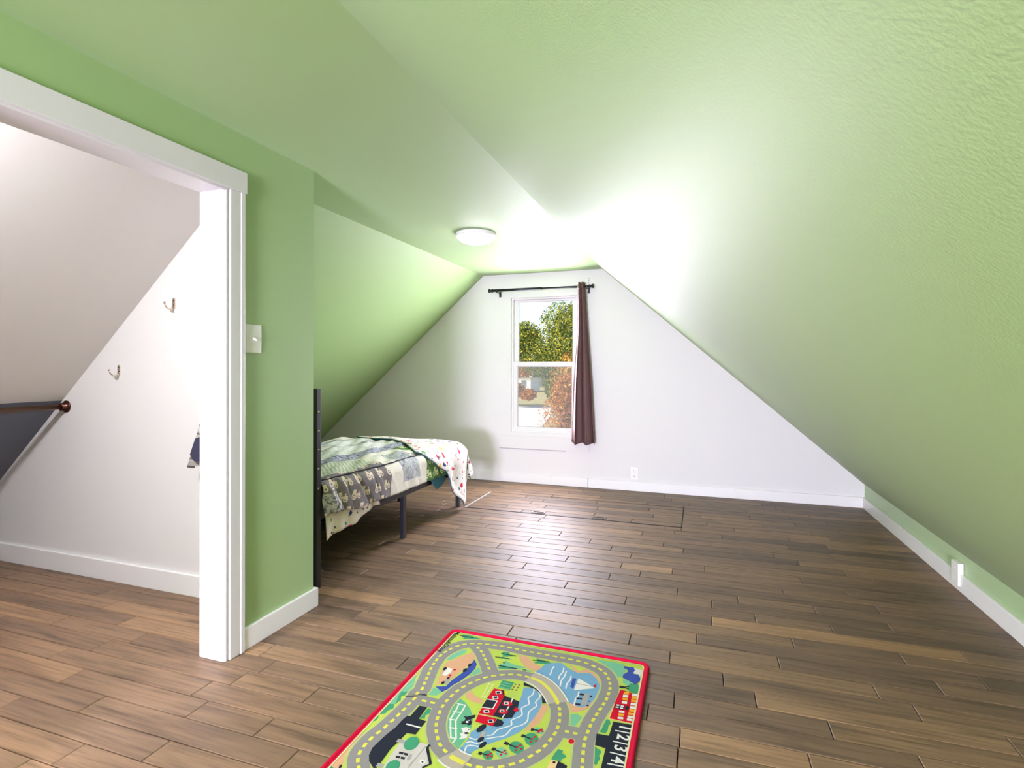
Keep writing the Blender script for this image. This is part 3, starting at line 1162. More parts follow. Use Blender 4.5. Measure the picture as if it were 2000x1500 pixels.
def comforter():
    NA, NB = 150, 130
    mb = MB()
    uvs = []
    a1 = LA + .22
    b_lo = -.19
    for i in range(NA + 1):
        a = a1 * i / NA
        for k in range(NB + 1):
            q = k / NB
            y = A0 + min(a, LA)
            bmax = LB + hang(y) - .43 * RAD
            b = b_lo + (bmax - b_lo) * q
            p = drape(a, b, .012)
            side = smooth01((b - (LB - .06)) / .10)
            # puckers running down from the piping, deeper near the head of the bed
            hd = smooth01((2.95 - y) / .5)
            w = math.sin(56 * a - 34 * (b - LB)) * .5 + math.sin(31 * a - 22 * (b - LB) + 1.3) * .5 + .25 * math.sin(97 * a - 40 * b)
            p.x += side * (.004 + .013 * hd) * w
            p.z += (1 - side) * .0055 * (math.sin(17 * a + 23 * b) + .7 * math.sin(41 * b - 9 * a + 2) + .5 * math.sin(63 * b + 31 * a))
            # sag between quilting seams
            p.z -= (1 - side) * .005 * (math.cos(2 * PI * (B0 + b + 2.06) / .23) * .5 + .5)
            if a > LA:
                p.y += .006 * math.sin(30 * b)
            mb.v.append(tuple(p))
            uvs.append((a, b))
    for i in range(NA):
        for k in range(NB):
            q = i * (NB + 1) + k
            a, b = uvs[q]
            mb.face([q, q + 1, q + NB + 2, q + NB + 1], FK.index(patch(a + a1 / NA / 2, b + .005)), True)
    o = mb.build('comforter', [F[x] for x in FK], fix=False)
    uvl = o.data.uv_layers.new(name='UVMap')
    for l in o.data.loops:
        uvl.data[l.index].uv = uvs[l.vertex_index]
    so = o.modifiers.new('thick', 'SOLIDIFY')
    so.thickness = .010
    so.offset = -1
    tag(o, 'patchwork comforter with grey tractor prints and green gingham spread over the bed', 'comforter')
    # piping along the quilted border
    for bq in (LB - .025,):
        pp = MB()
        pts = []
        for i in range(90):
            a = .0 + (LA - .35) * i / 89
            p = drape(a, bq, .0145)
            y = p.y
            w = math.sin(70 * a + 26 * (bq - LB)) * .5 + math.sin(43 * a + 11 * bq + 1.3) * .5
            p.z += .002 * w
            pts.append(p)
        pp.path(pts, .0035, 6)
        put(pp.build('piping', F['piping']), o)
    return o


comforter()


def printed_sheet():
    mb = MB()
    uvs = []
    NA, NB = 60, 14
    for i in range(NA + 1):
        y = 2.262 + (2.76 - 2.262) * i / NA
        t = i / NA
        zb = .229 + .058 * smooth01(t * 1.0) + .010 * math.sin(9 * t)
        zt = .40
        for k in range(NB + 1):
            s = k / NB
            z = zt + (zb - zt) * s
            x = -1.791 + .006 * math.sin(24 * t + 2 * s) * s + .012 * s - .012 * t * s
            mb.v.append((x, y + .02 * (1 - s) * (0.5 - t), z))
            uvs.append((y, z))
    for i in range(NA):
        for k in range(NB):
            q = i * (NB + 1) + k
            mb.face([q, q + 1, q + NB + 2, q + NB + 1], 0, True)
    o = mb.build('bed_sheet', [F['cars_beige']], fix=False)
    uvl = o.data.uv_layers.new(name='UVMap')
    for l in o.data.loops:
        uvl.data[l.index].uv = uvs[l.vertex_index]
    so = o.modifiers.new('thick', 'SOLIDIFY')
    so.thickness = .003
    tag(o, 'cream vehicle-print sheet hanging below the comforter beside the headboard post', 'sheet')


printed_sheet()


def inside(p, poly):
    r = False
    n = len(poly)
    for i in range(n):
        x1, y1 = poly[i]
        x2, y2 = poly[(i + 1) % n]
        if (y1 > p[1]) != (y2 > p[1]) and p[0] < (x2 - x1) * (p[1] - y1) / (y2 - y1) + x1:
            r = not r
    return r


def snap(p, poly):
    best, bd = p, 1e9
    for i in range(len(poly)):
        a, b = Vector(poly[i]), Vector(poly[(i + 1) % len(poly)])
        d = b - a
        t = max(0, min(1, (Vector(p) - a).dot(d) / max(1e-9, d.dot(d))))
        q = a + d * t
        e = (q - Vector(p)).length
        if e < bd:
            best, bd = (q.x, q.y), e
    return best


def throw_blanket():
    S = LB - .43 * RAD
    poly = [(1.93, .05), (1.60, .18), (1.50, .58), (1.30, .82), (1.02, 1.06), (1.10, S + .04), (1.20, S + .10), (1.28, S + .14), (1.345, S + .26),
            (1.44, S + .35), (1.60, S + .465), (1.645, S + .44), (1.66, S + .33), (1.70, S + .27), (1.76, S + .25), (1.85, S + .19), (1.93, S + .10), (1.95, .8)]
    st = .014
    a0, a1, b0, b1 = .95, 2.0, 0.0, 1.64
    NA, NB = int((a1 - a0) / st), int((b1 - b0) / st)
    keep = set()
    used = {}
    for i in range(NA):
        for k in range(NB):
            c = (a0 + (i + .5) * st, b0 + (k + .5) * st)
            if inside(c, poly):
                keep.add((i, k))
    mb = MB()
    uvs = []

    def vid(i, k):
        if (i, k) not in used:
            p = (a0 + i * st, b0 + k * st)
            q = p
            if not all((i + di, k + dk) in keep for di in (0, -1) for dk in (0, -1)):
                q = snap(p, poly)
            a, b = q
            P = drape(a, b, .026)
            hb = smooth01((b - LB) / .12)
            P.x += hb * (.014 * math.sin(24 * a + 6 * b) + .010 + .05 * max(0, b - LB - .2))
            P.z += (1 - hb) * .004 * math.sin(20 * a + 14 * b)
            # the free edge curls up a little
            P.x += .012 * hb * smooth01((1.34 + (b - S) * .5 - a) / .08)
            used[(i, k)] = len(mb.v)
            mb.v.append(tuple(P))
            uvs.append((a, b))
        return used[(i, k)]
    for i, k in sorted(keep):
        mb.face([vid(i, k), vid(i, k + 1), vid(i + 1, k + 1), vid(i + 1, k)], 0, True)
    o = mb.build('throw_blanket', [F['cars'], F['teal']], fix=False)
    uvl = o.data.uv_layers.new(name='UVMap')
    for l in o.data.loops:
        uvl.data[l.index].uv = uvs[l.vertex_index]
    so = o.modifiers.new('thick', 'SOLIDIFY')
    so.thickness = .009
    so.offset = -1
    so.material_offset = 1
    so.material_offset_rim = 1
    tag(o, 'white vehicle-print throw with teal backing draped over the foot corner of the bed', 'blanket')
    # folded-over strip of the throw edge on top of the bed
    return o


throw = throw_blanket()
# teal underside peeking out below the comforter in front of the draped corner
tl = MB()
tp = [drape(a, b, .004) for a, b in ((1.13, LB + .14), (1.16, LB + .20), (1.22, LB + .245), (1.29, LB + .235), (1.36, LB + .20), (1.36, LB + .10), (1.25, LB + .08))]
tl.add(tp, [tuple(range(len(tp)))])
fl = tl.build('lining_fold', F['teal'], throw)
fl.modifiers.new('thick', 'SOLIDIFY').thickness = .006

# ------------------------------------------------------------------ play rug with a printed road map
RUG_PRINT = [
('bush','mint',1,'p',0,[-3760,906,-3539,238,-3556,-94,-3653,-392,-3587,-726,-3708,-1015,-3694,-1298,-3780,-1469,-3709,-1628,-3896,-1784,-3825,-1938,-3919,-2128,-3982,-1160,-3890,4]),
('bush','green',2,'p',0,[-3501,-60,-3544,-291,-3622,-415,-3528,-573,-3621,-829,-3531,-1016,-3639,-1196,-3626,-1332,-3806,-1430,-3716,-1605,-3722,-1741,-3840,-1816,-3789,-1963,-3918,-2122,-3934,-1748,-3899,-1287,-3864,-877,-3601,-822,-3723,-373,-3755,-149]),
('sand','sand',1,'p',0,[-3614,-2223,-3845,-2429,-3862,-2858,-3981,-3190,-3999,-3941,-3469,-3755,-3641,-3406,-3744,-3021,-3713,-2747,-3660,-2395]),
('bush','mint',1,'p',0,[2052,4021,2793,4055,3129,3999,3230,3602,3137,3200,3011,3065,2844,3373,2457,3764]),
('bush','green',1,'p',0,[-3403,4101,-3113,4115,-2478,3995,-3312,3770,-3238,3898,-3378,3849]),
('pine','green',2,'p',0,[-1380,3407,-1130,3392,-1146,3284,-741,3275,-1133,3097,-1351,3036,-1313,3150,-1426,3237]),
('pine','green',2,'p',0,[-1429,2884,-1272,3038,-879,2979,-1224,2907]),
('pine','mint',2,'p',0,[-1121,2845,-774,2678,-191,2625,-666,2366,-1174,2211,-1159,2448,-1253,2558,-1067,2623]),
('pine','green',3,'p',0,[-1198,2482,-830,2470,-484,2430,-1182,2231]),
('pine','green',2,'p',0,[-59,3357,294,3302,802,3182,406,3092,-60,3003,33,3186]),
('pine','mint',2,'p',0,[-377,2491,49,2503,9,2309,-210,2367]),
('trunk','dark',4,'l',50,[-3497,3980,-2909,3985]),
('trunk','dark',4,'l',50,[-1426,3237,-813,3250]),
('trunk','dark',4,'l',50,[-1557,2938,-1043,2995]),
('trunk','dark',4,'l',50,[-1255,2424,-513,2443]),
('trunk','dark',4,'l',50,[-155,3185,458,3285]),
('trunk','dark',4,'l',50,[-299,2449,-177,2460]),
('trunk','dark',4,'l',50,[-1145,2657,-1068,2661]),
('sand','sand',1,'p',0,[-637,3413,-417,3412,-203,3078,312,2864,211,2542,58,2489,-239,2768,-465,2886]),
('sand','sand',1,'p',0,[-771,3365,-446,3429,-119,3051,36,2544,-244,2630,-567,2991]),
('sand','sand',1,'p',0,[1059,3521,1632,3041,1926,3335,2252,3072,2474,2787,2582,2304,2584,1890,2479,1457,2378,1041,2159,908,1834,850,1646,1164,1976,2348]),
('sand','sand',1,'p',0,[1674,1054,2027,952,2271,1070,2544,1558,2390,1048,2189,820,1973,681,1818,689]),
('lake','lake',2,'p',0,[290,2760,358,3075,598,3259,888,3361,1204,3129,1609,2916,2034,3042,2299,2815,2487,2441,2535,2037,2458,1567,2344,1217,2158,1019,1950,1041,1646,1164,1363,1462,979,1826,622,2137,262,2328,175,2530]),
('sand','sand',2,'p',0,[-2820,523,-2966,1088,-3104,1626,-3122,2045,-2984,2215,-2786,2557,-2497,2963,-2257,2693,-2200,2466,-2355,1614,-2477,1043]),
('bush','mint',3,'p',0,[-3253,2145,-3283,2433,-3179,2801,-2940,3016,-2739,3008,-2750,2721,-2878,2575,-3004,2257,-3115,2145]),
('bush','mint',2,'p',0,[-1914,2043,-1829,2027,-1611,1785,-1976,1176,-1960,1485,-1943,1804]),
('bush','mint',2,'p',0,[-2884,378,-2622,409,-2451,269,-2535,43,-2846,-27]),
('river','blue',3,'p',0,[-2812,485,-2477,623,-2433,1058,-2307,1452,-2260,1693,-2219,2076,-2219,2508,-2012,2243,-1960,1935,-1994,1562,-2103,1174,-2227,731,-2451,269,-2605,375]),
('stone','dark',5,'p',0,[-2959,1674,-2934,1633,-2922,1577,-2927,1520,-2948,1479,-2978,1463,-3011,1477,-3036,1517,-3048,1573,-3043,1630,-3022,1673,-2992,1689]),
('stone','dark',5,'p',0,[-2229,1845,-2203,1798,-2193,1733,-2202,1667,-2227,1618,-2262,1598,-2296,1612,-2322,1658,-2332,1722,-2323,1789,-2298,1839,-2264,1860]),
('stone','dark',5,'p',0,[-2203,2198,-2179,2155,-2170,2096,-2177,2038,-2199,1995,-2230,1978,-2262,1993,-2286,2036,-2296,2094,-2289,2153,-2267,2197,-2235,2213]),
('stone','dark',5,'p',0,[-2639,846,-2615,810,-2604,763,-2608,716,-2626,683,-2655,672,-2685,686,-2709,721,-2720,769,-2716,816,-2697,849,-2669,861]),
('stone','dark',5,'p',0,[-2595,1161,-2576,1131,-2567,1089,-2571,1048,-2587,1018,-2611,1007,-2635,1018,-2655,1048,-2663,1089,-2659,1131,-2643,1161,-2620,1172]),
('flag','red',5,'p',0,[-2577,1650,-2572,1622,-2581,1597,-2603,1581,-2631,1579,-2658,1591,-2677,1614,-2682,1642,-2673,1667,-2651,1683,-2623,1685,-2596,1673]),
('flag','red',5,'p',0,[-2575,1269,-2570,1242,-2579,1218,-2600,1203,-2628,1201,-2655,1213,-2673,1235,-2678,1261,-2669,1286,-2648,1301,-2620,1303,-2593,1291]),
('plane','white',4,'p',0,[-2944,1682,-2723,1667,-2689,1429,-2766,1158,-2915,1194,-2927,1323]),
('plane','gray',4,'p',0,[-2666,955,-2547,1083,-2464,856,-2524,668]),
('pasture','green2',1,'p',0,[-1748,169,-1459,6,-1178,-259,-940,-594,-804,-1012,-752,-1526,-799,-2072,-1013,-1974,-1346,-1643,-1578,-1283,-1763,-815,-1834,-309]),
('sand','sand',1,'p',0,[-1672,427,-1543,690,-1313,436,-994,357,-941,114,-1248,118,-1540,242]),
('stream','lake',2,'p',0,[62,1435,276,1510,599,1382,807,1065,905,762,908,331,843,-104,763,-462,619,-799,406,-1090,132,-1367,-117,-1631,-321,-1933,-390,-2154,-834,-2085,-723,-1873,-691,-1565,-727,-1239,-628,-1014,-254,-753,-16,-338,216,-121,181,508,127,1019]),
('sand','sand',1,'p',0,[895,758,1129,803,1148,415,1093,-150,884,-580,751,-690,843,-104,908,331]),
('wave','white',4,'s',45,[417,1478,473,1180,391,919,507,622,347,348,462,0,240,-316,303,-558,3,-857,-82,-1138,-239,-1224]),
('wave','white',4,'s',45,[599,1382,734,1116,681,794,762,601,629,233,707,-186,591,-457,381,-660,283,-1041,16,-1226,-217,-1384]),
('wave','white',4,'s',45,[-689,-1474,-507,-1501,-426,-1442]),
('wave','white',4,'s',45,[-671,-1708,-578,-1631,-385,-1637,-242,-1528]),
('wave','white',4,'s',45,[-568,-2076,-603,-1860,-516,-1771,-277,-1746]),
('wave','white',4,'s',50,[706,3051,693,2806,715,2626,703,2437]),
('wave','white',4,'s',50,[1062,3079,1102,2808,1050,2513,1068,2293]),
('wave','white',4,'s',50,[1209,2893,1222,2527,1181,2289,1219,1889]),
('wave','white',4,'s',50,[1443,2651,1455,2385,1411,2150,1437,1839]),
('wave','white',4,'s',50,[1893,1832,1916,1616,1878,1363,1908,1026]),
('house','red',5,'p',0,[-872,1046,-512,1052,-396,797,-390,307,-375,-328,-859,-359,-853,71,-896,467]),
('house','red',5,'p',0,[-840,-405,-231,-414,-199,-783,-800,-764]),
('roof','dark',6,'p',0,[-566,1033,-506,1054,-398,758,-471,809]),
('roof','dark',6,'p',0,[-400,776,173,635,238,237,218,-222,-70,-340,-375,-328,-378,275]),
('roof','dark',6,'p',0,[-876,417,-548,419,-537,1,-888,-14]),
('roof','dark',6,'p',0,[-211,-407,-62,-422,53,-515,59,-660,-54,-764,-208,-786]),
('house_trim','white',7,'l',50,[-893,400,-518,430,-511,-7,-885,-49]),
('house_trim','cream',7,'l',50,[-866,-396,-572,-397,-338,-366]),
('house_trim','white',7,'l',40,[-87,751,-67,495,-65,167,-65,-81,-65,-355]),
('window','white',7,'p',0,[-766,895,-598,978,-524,822,-690,740]),
('window','dark',8,'p',0,[-723,878,-614,937,-566,839,-675,780]),
('window','white',7,'p',0,[-763,610,-598,691,-524,541,-688,460]),
('window','dark',8,'p',0,[-721,594,-613,652,-566,557,-673,499]),
('window','white',7,'p',0,[-767,-168,-608,-91,-538,-229,-695,-305]),
('window','dark',8,'p',0,[-726,-183,-623,-128,-578,-214,-681,-269]),
('window','white',7,'p',0,[-459,-568,-304,-493,-238,-623,-392,-697]),
('window','dark',8,'p',0,[-420,-581,-319,-528,-277,-610,-377,-663]),
('dormer','red',7,'p',0,[-315,290,-285,523,-96,514,16,424,-48,281,-175,284]),
('window','white',8,'p',0,[-297,444,-158,493,-101,372,-231,312]),
('window','dark',9,'p',0,[-257,428,-173,457,-139,385,-217,349]),
('dormer','red',7,'p',0,[-305,-130,-276,93,-92,86,17,1,-45,-136,-169,-134]),
('window','white',8,'p',0,[-288,17,-152,65,-97,-50,-223,-108]),
('window','dark',9,'p',0,[-249,3,-167,31,-134,-37,-210,-72]),
('dormer','red',7,'p',0,[118,160,175,323,319,195,236,78]),
('wheel','dark',6,'p',0,[-417,-789,-385,-856,-384,-957,-413,-1064,-465,-1149,-525,-1190,-578,-1176,-610,-1112,-613,-1012,-584,-904,-533,-817,-471,-774]),
('wheel','dark',6,'p',0,[-273,-1329,-249,-1375,-246,-1441,-264,-1509,-299,-1562,-341,-1586,-379,-1574,-403,-1530,-407,-1464,-389,-1395,-354,-1341,-311,-1317]),
('wheel','dark',6,'p',0,[-123,-1500,-101,-1547,-102,-1619,-125,-1696,-164,-1757,-209,-1788,-247,-1779,-269,-1733,-269,-1662,-247,-1585,-207,-1522,-162,-1491]),
('wheel_arm','tan',5,'p',0,[-418,-1100,-328,-1084,-262,-1324,-418,-1409]),
('garden','green',3,'p',0,[-775,1601,-334,1607,-338,1133,-754,1149]),
('garden','yellow',4,'p',0,[-485,1041,-391,1014,-368,885,-410,870]),
('pumpkin','brown',4,'p',0,[-224,1520,-222,1498,-232,1478,-249,1466,-270,1464,-290,1474,-302,1493,-304,1515,-295,1535,-277,1547,-256,1549,-236,1539]),
('pumpkin','brown',4,'p',0,[-82,1529,-80,1506,-90,1486,-107,1474,-128,1473,-148,1483,-160,1501,-161,1523,-152,1543,-134,1556,-113,1557,-94,1547]),
('pumpkin','brown',4,'p',0,[-224,1363,-222,1342,-231,1322,-249,1310,-270,1308,-289,1318,-301,1336,-303,1358,-294,1378,-276,1390,-255,1392,-236,1382]),
('pumpkin','brown',4,'p',0,[-83,1372,-81,1350,-90,1331,-108,1319,-129,1317,-148,1327,-160,1345,-162,1367,-152,1387,-135,1399,-114,1400,-95,1390]),
('pumpkin','brown',4,'p',0,[-224,1209,-222,1188,-231,1168,-248,1156,-269,1155,-288,1164,-300,1182,-302,1204,-293,1223,-276,1235,-255,1237,-236,1227]),
('pumpkin','brown',4,'p',0,[-84,1218,-82,1197,-91,1177,-109,1166,-129,1164,-148,1174,-160,1191,-162,1213,-153,1232,-135,1244,-114,1246,-95,1236]),
('garden_row','lime2',4,'l',40,[-343,1012,-63,1023]),
('garden_row','mint',4,'l',40,[-755,1480,-382,1465]),
('garden_row','lime2',4,'l',40,[-308,914,-29,926]),
('garden_row','mint',4,'l',40,[-750,1335,-380,1321]),
('garden_row','lime2',4,'l',40,[-273,817,3,829]),
('garden_row','mint',4,'l',40,[-746,1193,-378,1179]),
('fence','white',3,'l',50,[-1649,-97,-1591,-475,-1579,-886,-1389,-1281,-1200,-1653]),
('fence','white',3,'l',50,[-1416,-89,-1389,-510,-1396,-889,-1224,-1255,-1033,-1640,-1052,-1871]),
('fence','white',3,'l',50,[-1710,-119,-1402,-121]),
('fence','white',3,'l',50,[-1649,-548,-1369,-503]),
('fence','white',3,'l',50,[-1611,-915,-1350,-890]),
('fence','white',3,'l',50,[-1441,-1267,-1186,-1242]),
('fence','white',3,'l',50,[-1237,-1666,-1017,-1649]),
('fence','cream2',3,'l',40,[-1144,1302,-1076,442]),
('fence','cream2',3,'l',40,[-981,1296,-980,438]),
('fence','cream2',3,'l',40,[-1148,1217,-938,1249]),
('fence','cream2',3,'l',40,[-1041,532,-965,520]),
('cow','dark',4,'p',0,[-913,-447,-885,-592,-971,-707,-878,-841,-864,-951,-934,-992,-1001,-967,-1117,-1007,-1187,-999,-1149,-936,-1221,-902,-1123,-844,-1140,-732,-1242,-632,-1130,-627,-1084,-576]),
('cow','white',5,'p',0,[-984,-845,-979,-870,-987,-892,-1006,-906,-1030,-907,-1053,-896,-1069,-875,-1074,-850,-1065,-828,-1047,-814,-1023,-813,-1000,-824]),
('cow','white',5,'p',0,[-973,-758,-972,-769,-979,-780,-991,-788,-1006,-790,-1019,-786,-1027,-777,-1028,-766,-1021,-755,-1009,-747,-994,-745,-981,-749]),
('sheep','white',4,'p',0,[-1085,-1174,-951,-1079,-806,-1109,-767,-1222,-773,-1380,-752,-1526,-845,-1604,-947,-1640,-924,-1525,-1022,-1405,-941,-1346]),
('sheep','dark',5,'p',0,[-766,-1309,-766,-1334,-785,-1359,-818,-1377,-856,-1384,-889,-1377,-909,-1359,-909,-1334,-890,-1309,-857,-1291,-818,-1284,-785,-1291]),
('sheep','dark',5,'p',0,[-816,-1160,-814,-1172,-817,-1182,-826,-1189,-836,-1189,-847,-1183,-854,-1173,-857,-1161,-853,-1151,-845,-1145,-834,-1144,-824,-1150]),
('tree_crown','mint',4,'p',0,[1341,-537,1322,-603,1265,-643,1184,-648,1101,-615,1037,-554,1011,-480,1029,-413,1087,-372,1170,-367,1254,-401,1316,-463]),
('trunk','dark',5,'l',120,[932,-531,1014,-524]),
('trunk','dark',5,'l',50,[1014,-524,1177,-509]),
('apple','red2',6,'p',0,[1273,-422,1273,-444,1264,-463,1246,-475,1226,-477,1208,-467,1197,-448,1196,-426,1206,-407,1223,-395,1244,-393,1262,-403]),
('apple','red2',6,'p',0,[1221,-561,1222,-583,1213,-602,1195,-614,1175,-615,1157,-606,1146,-588,1145,-566,1155,-546,1172,-534,1192,-533,1210,-543]),
('apple','red2',6,'p',0,[1319,-497,1320,-519,1310,-538,1293,-550,1272,-551,1254,-541,1244,-523,1243,-501,1252,-482,1270,-470,1290,-469,1308,-478]),
('apple','red2',6,'p',0,[1232,-482,1232,-504,1223,-523,1205,-535,1185,-537,1167,-527,1156,-508,1155,-487,1165,-467,1182,-455,1203,-454,1221,-464]),
('tree_crown','green',4,'p',0,[1302,-979,1278,-1109,1203,-1193,1096,-1212,984,-1160,896,-1049,857,-908,877,-775,954,-686,1065,-667,1180,-723,1266,-838]),
('trunk','dark',5,'l',120,[750,-877,861,-900]),
('trunk','dark',5,'l',50,[861,-900,1081,-944]),
('apple','red2',6,'p',0,[1179,-806,1180,-827,1170,-845,1153,-857,1133,-858,1115,-849,1105,-832,1104,-810,1113,-791,1130,-780,1150,-778,1168,-788]),
('apple','red2',6,'p',0,[1132,-1058,1133,-1079,1124,-1097,1107,-1108,1087,-1110,1070,-1101,1059,-1084,1058,-1063,1067,-1045,1084,-1033,1104,-1032,1121,-1041]),
('apple','red2',6,'p',0,[1257,-956,1258,-976,1249,-995,1232,-1006,1212,-1008,1195,-999,1184,-982,1183,-961,1192,-942,1209,-931,1229,-929,1247,-939]),
('apple','red2',6,'p',0,[1132,-911,1133,-932,1124,-951,1107,-962,1087,-964,1069,-955,1058,-937,1057,-916,1066,-898,1083,-886,1103,-885,1121,-894]),
('tree_crown','green',4,'p',0,[1015,-1454,991,-1569,911,-1643,796,-1659,674,-1611,579,-1511,536,-1385,557,-1266,639,-1188,758,-1173,882,-1224,975,-1328]),
('trunk','dark',5,'l',120,[372,-1342,508,-1368]),
('trunk','dark',5,'l',50,[508,-1368,777,-1419]),
('apple','red2',6,'p',0,[879,-1290,881,-1310,872,-1328,855,-1339,836,-1341,818,-1332,807,-1316,806,-1296,814,-1277,831,-1266,851,-1265,869,-1273]),
('apple','red2',6,'p',0,[824,-1522,825,-1541,816,-1559,800,-1570,780,-1571,763,-1563,752,-1547,751,-1527,759,-1510,776,-1499,795,-1497,813,-1506]),
('apple','red2',6,'p',0,[959,-1422,960,-1442,951,-1459,935,-1470,915,-1472,898,-1463,887,-1447,886,-1427,895,-1410,911,-1398,931,-1397,948,-1406]),
('apple','red2',6,'p',0,[827,-1389,828,-1408,820,-1426,803,-1437,784,-1439,766,-1430,755,-1414,754,-1394,762,-1376,779,-1365,799,-1364,816,-1372]),
('tree_crown','mint',4,'p',0,[639,-1777,621,-1868,555,-1928,460,-1940,359,-1902,278,-1824,241,-1724,257,-1631,323,-1570,421,-1557,524,-1597,604,-1678]),
('trunk','dark',5,'l',120,[124,-1692,230,-1712]),
('trunk','dark',5,'l',50,[230,-1712,441,-1751]),
('apple','red2',6,'p',0,[533,-1645,534,-1664,526,-1681,510,-1692,490,-1694,472,-1686,461,-1670,460,-1650,468,-1633,484,-1622,504,-1620,522,-1629]),
('apple','red2',6,'p',0,[489,-1828,491,-1847,483,-1864,467,-1875,447,-1877,430,-1869,418,-1853,417,-1834,425,-1817,441,-1806,461,-1805,478,-1813]),
('apple','red2',6,'p',0,[600,-1748,602,-1767,593,-1784,577,-1795,558,-1796,540,-1788,529,-1773,527,-1754,536,-1736,552,-1725,571,-1724,589,-1732]),
('apple','red2',6,'p',0,[491,-1723,492,-1742,484,-1759,468,-1770,448,-1772,431,-1764,419,-1748,418,-1729,426,-1711,442,-1700,462,-1699,480,-1707]),
('tree_crown','green',4,'p',0,[277,-1997,266,-2084,214,-2141,136,-2155,52,-2122,-16,-2049,-50,-1957,-40,-1868,12,-1809,92,-1795,178,-1830,245,-1905]),
('trunk','dark',5,'l',120,[-178,-1982,-80,-1980]),
('trunk','dark',5,'l',50,[-80,-1980,115,-1977]),
('apple','red2',6,'p',0,[194,-1879,196,-1898,188,-1915,172,-1926,153,-1927,135,-1919,123,-1904,121,-1885,129,-1868,145,-1857,165,-1855,183,-1863]),
('apple','red2',6,'p',0,[170,-2047,172,-2066,164,-2082,148,-2093,129,-2095,111,-2087,99,-2072,97,-2053,105,-2036,121,-2026,140,-2024,158,-2032]),
('apple','red2',6,'p',0,[257,-1977,259,-1995,251,-2012,235,-2023,216,-2025,198,-2017,187,-2002,185,-1983,193,-1966,209,-1955,228,-1954,246,-1962]),
('apple','red2',6,'p',0,[164,-1950,166,-1968,158,-1985,142,-1996,123,-1998,105,-1990,93,-1975,91,-1956,99,-1939,115,-1928,135,-1926,153,-1934]),
('road','road_edge',3,'s',700,[-2754,-3949,-3030,-3591,-3174,-3431,-3303,-3232,-3374,-3005,-3402,-2770,-3396,-2546,-3371,-2309,-3310,-2084,-3275,-1848,-3240,-1622,-3215,-1395,-3198,-1165,-3171,-925,-3167,-725,-3159,-481,-3143,-247,-3208,-95,-3159,180,-3243,499,-3320,812,-3382,1052,-3492,1513,-3532,1853,-3545,2341,-3443,2761,-3255,3144,-3099,3334,-2918,3474,-2698,3562,-2473,3635,-2236,3680,-1765,3737,-1310,3747,-868,3733,-610,3715,-149,3706,329,3710,788,3705,1254,3700,1721,3653,1941,3582,2163,3490,2373,3372,2536,3218,2668,3012,2770,2780,2828,2561,2862,2318,2858,2048,2841,1800,2832,1625,2753,1191,2705,985,2665,740,2624,515,2597,271,2582,24,2565,-204,2562,-449,2592,-764,2644,-1121,2709,-1527,2753,-1762,2832,-2170]),
('road','road_edge',3,'s',680,[136,2059,-69,2083,-270,2091,-506,2053,-706,1978,-900,1888,-1106,1763,-1305,1627,-1466,1462,-1617,1280,-1737,1090,-1839,868,-1942,671,-2003,429,-2049,217,-2079,-24,-2091,-271,-2079,-485,-2040,-703,-1992,-912,-1929,-1127,-1846,-1328,-1748,-1518,-1643,-1685,-1525,-1842,-1374,-2028,-1220,-2148,-1044,-2257,-810,-2398,-598,-2459,-402,-2490,-178,-2498,50,-2479,270,-2441,486,-2344,705,-2202,857,-2083,1050,-1908,1185,-1726,1319,-1525,1429,-1312,1518,-1102,1587,-870,1635,-653,1668,-436,1674,-210,1659,29,1621,268,1570,478,1506,706,1422,856,1277,1152,1091,1407,850,1675,593,1885,357,2008,136,2059]),
('road','road_edge',3,'s',680,[-2591,3512,-2159,3082,-1919,2762,-1670,2411,-1462,2087,-1209,1705]),
('road','road_edge',3,'s',680,[1699,-272,1992,-281,2231,-267,2570,-230]),
('road','road',4,'s',580,[-2754,-3949,-3030,-3591,-3174,-3431,-3303,-3232,-3374,-3005,-3402,-2770,-3396,-2546,-3371,-2309,-3310,-2084,-3275,-1848,-3240,-1622,-3215,-1395,-3198,-1165,-3171,-925,-3167,-725,-3159,-481,-3143,-247,-3208,-95,-3159,180,-3243,499,-3320,812,-3382,1052,-3492,1513,-3532,1853,-3545,2341,-3443,2761,-3255,3144,-3099,3334,-2918,3474,-2698,3562,-2473,3635,-2236,3680,-1765,3737,-1310,3747,-868,3733,-610,3715,-149,3706,329,3710,788,3705,1254,3700,1721,3653,1941,3582,2163,3490,2373,3372,2536,3218,2668,3012,2770,2780,2828,2561,2862,2318,2858,2048,2841,1800,2832,1625,2753,1191,2705,985,2665,740,2624,515,2597,271,2582,24,2565,-204,2562,-449,2592,-764,2644,-1121,2709,-1527,2753,-1762,2832,-2170]),
('road','road',4,'s',580,[136,2059,-69,2083,-270,2091,-506,2053,-706,1978,-900,1888,-1106,1763,-1305,1627,-1466,1462,-1617,1280,-1737,1090,-1839,868,-1942,671,-2003,429,-2049,217,-2079,-24,-2091,-271,-2079,-485,-2040,-703,-1992,-912,-1929,-1127,-1846,-1328,-1748,-1518,-1643,-1685,-1525,-1842,-1374,-2028,-1220,-2148,-1044,-2257,-810,-2398,-598,-2459,-402,-2490,-178,-2498,50,-2479,270,-2441,486,-2344,705,-2202,857,-2083,1050,-1908,1185,-1726,1319,-1525,1429,-1312,1518,-1102,1587,-870,1635,-653,1668,-436,1674,-210,1659,29,1621,268,1570,478,1506,706,1422,856,1277,1152,1091,1407,850,1675,593,1885,357,2008,136,2059]),
('road','road',4,'s',580,[-2591,3512,-2159,3082,-1919,2762,-1670,2411,-1462,2087,-1209,1705]),
('road','road',4,'s',580,[1699,-272,1992,-281,2231,-267,2570,-230]),
('road','road',4,'s',500,[-3080,-359,-2859,-357,-2635,-364,-2394,-362,-2130,-361]),
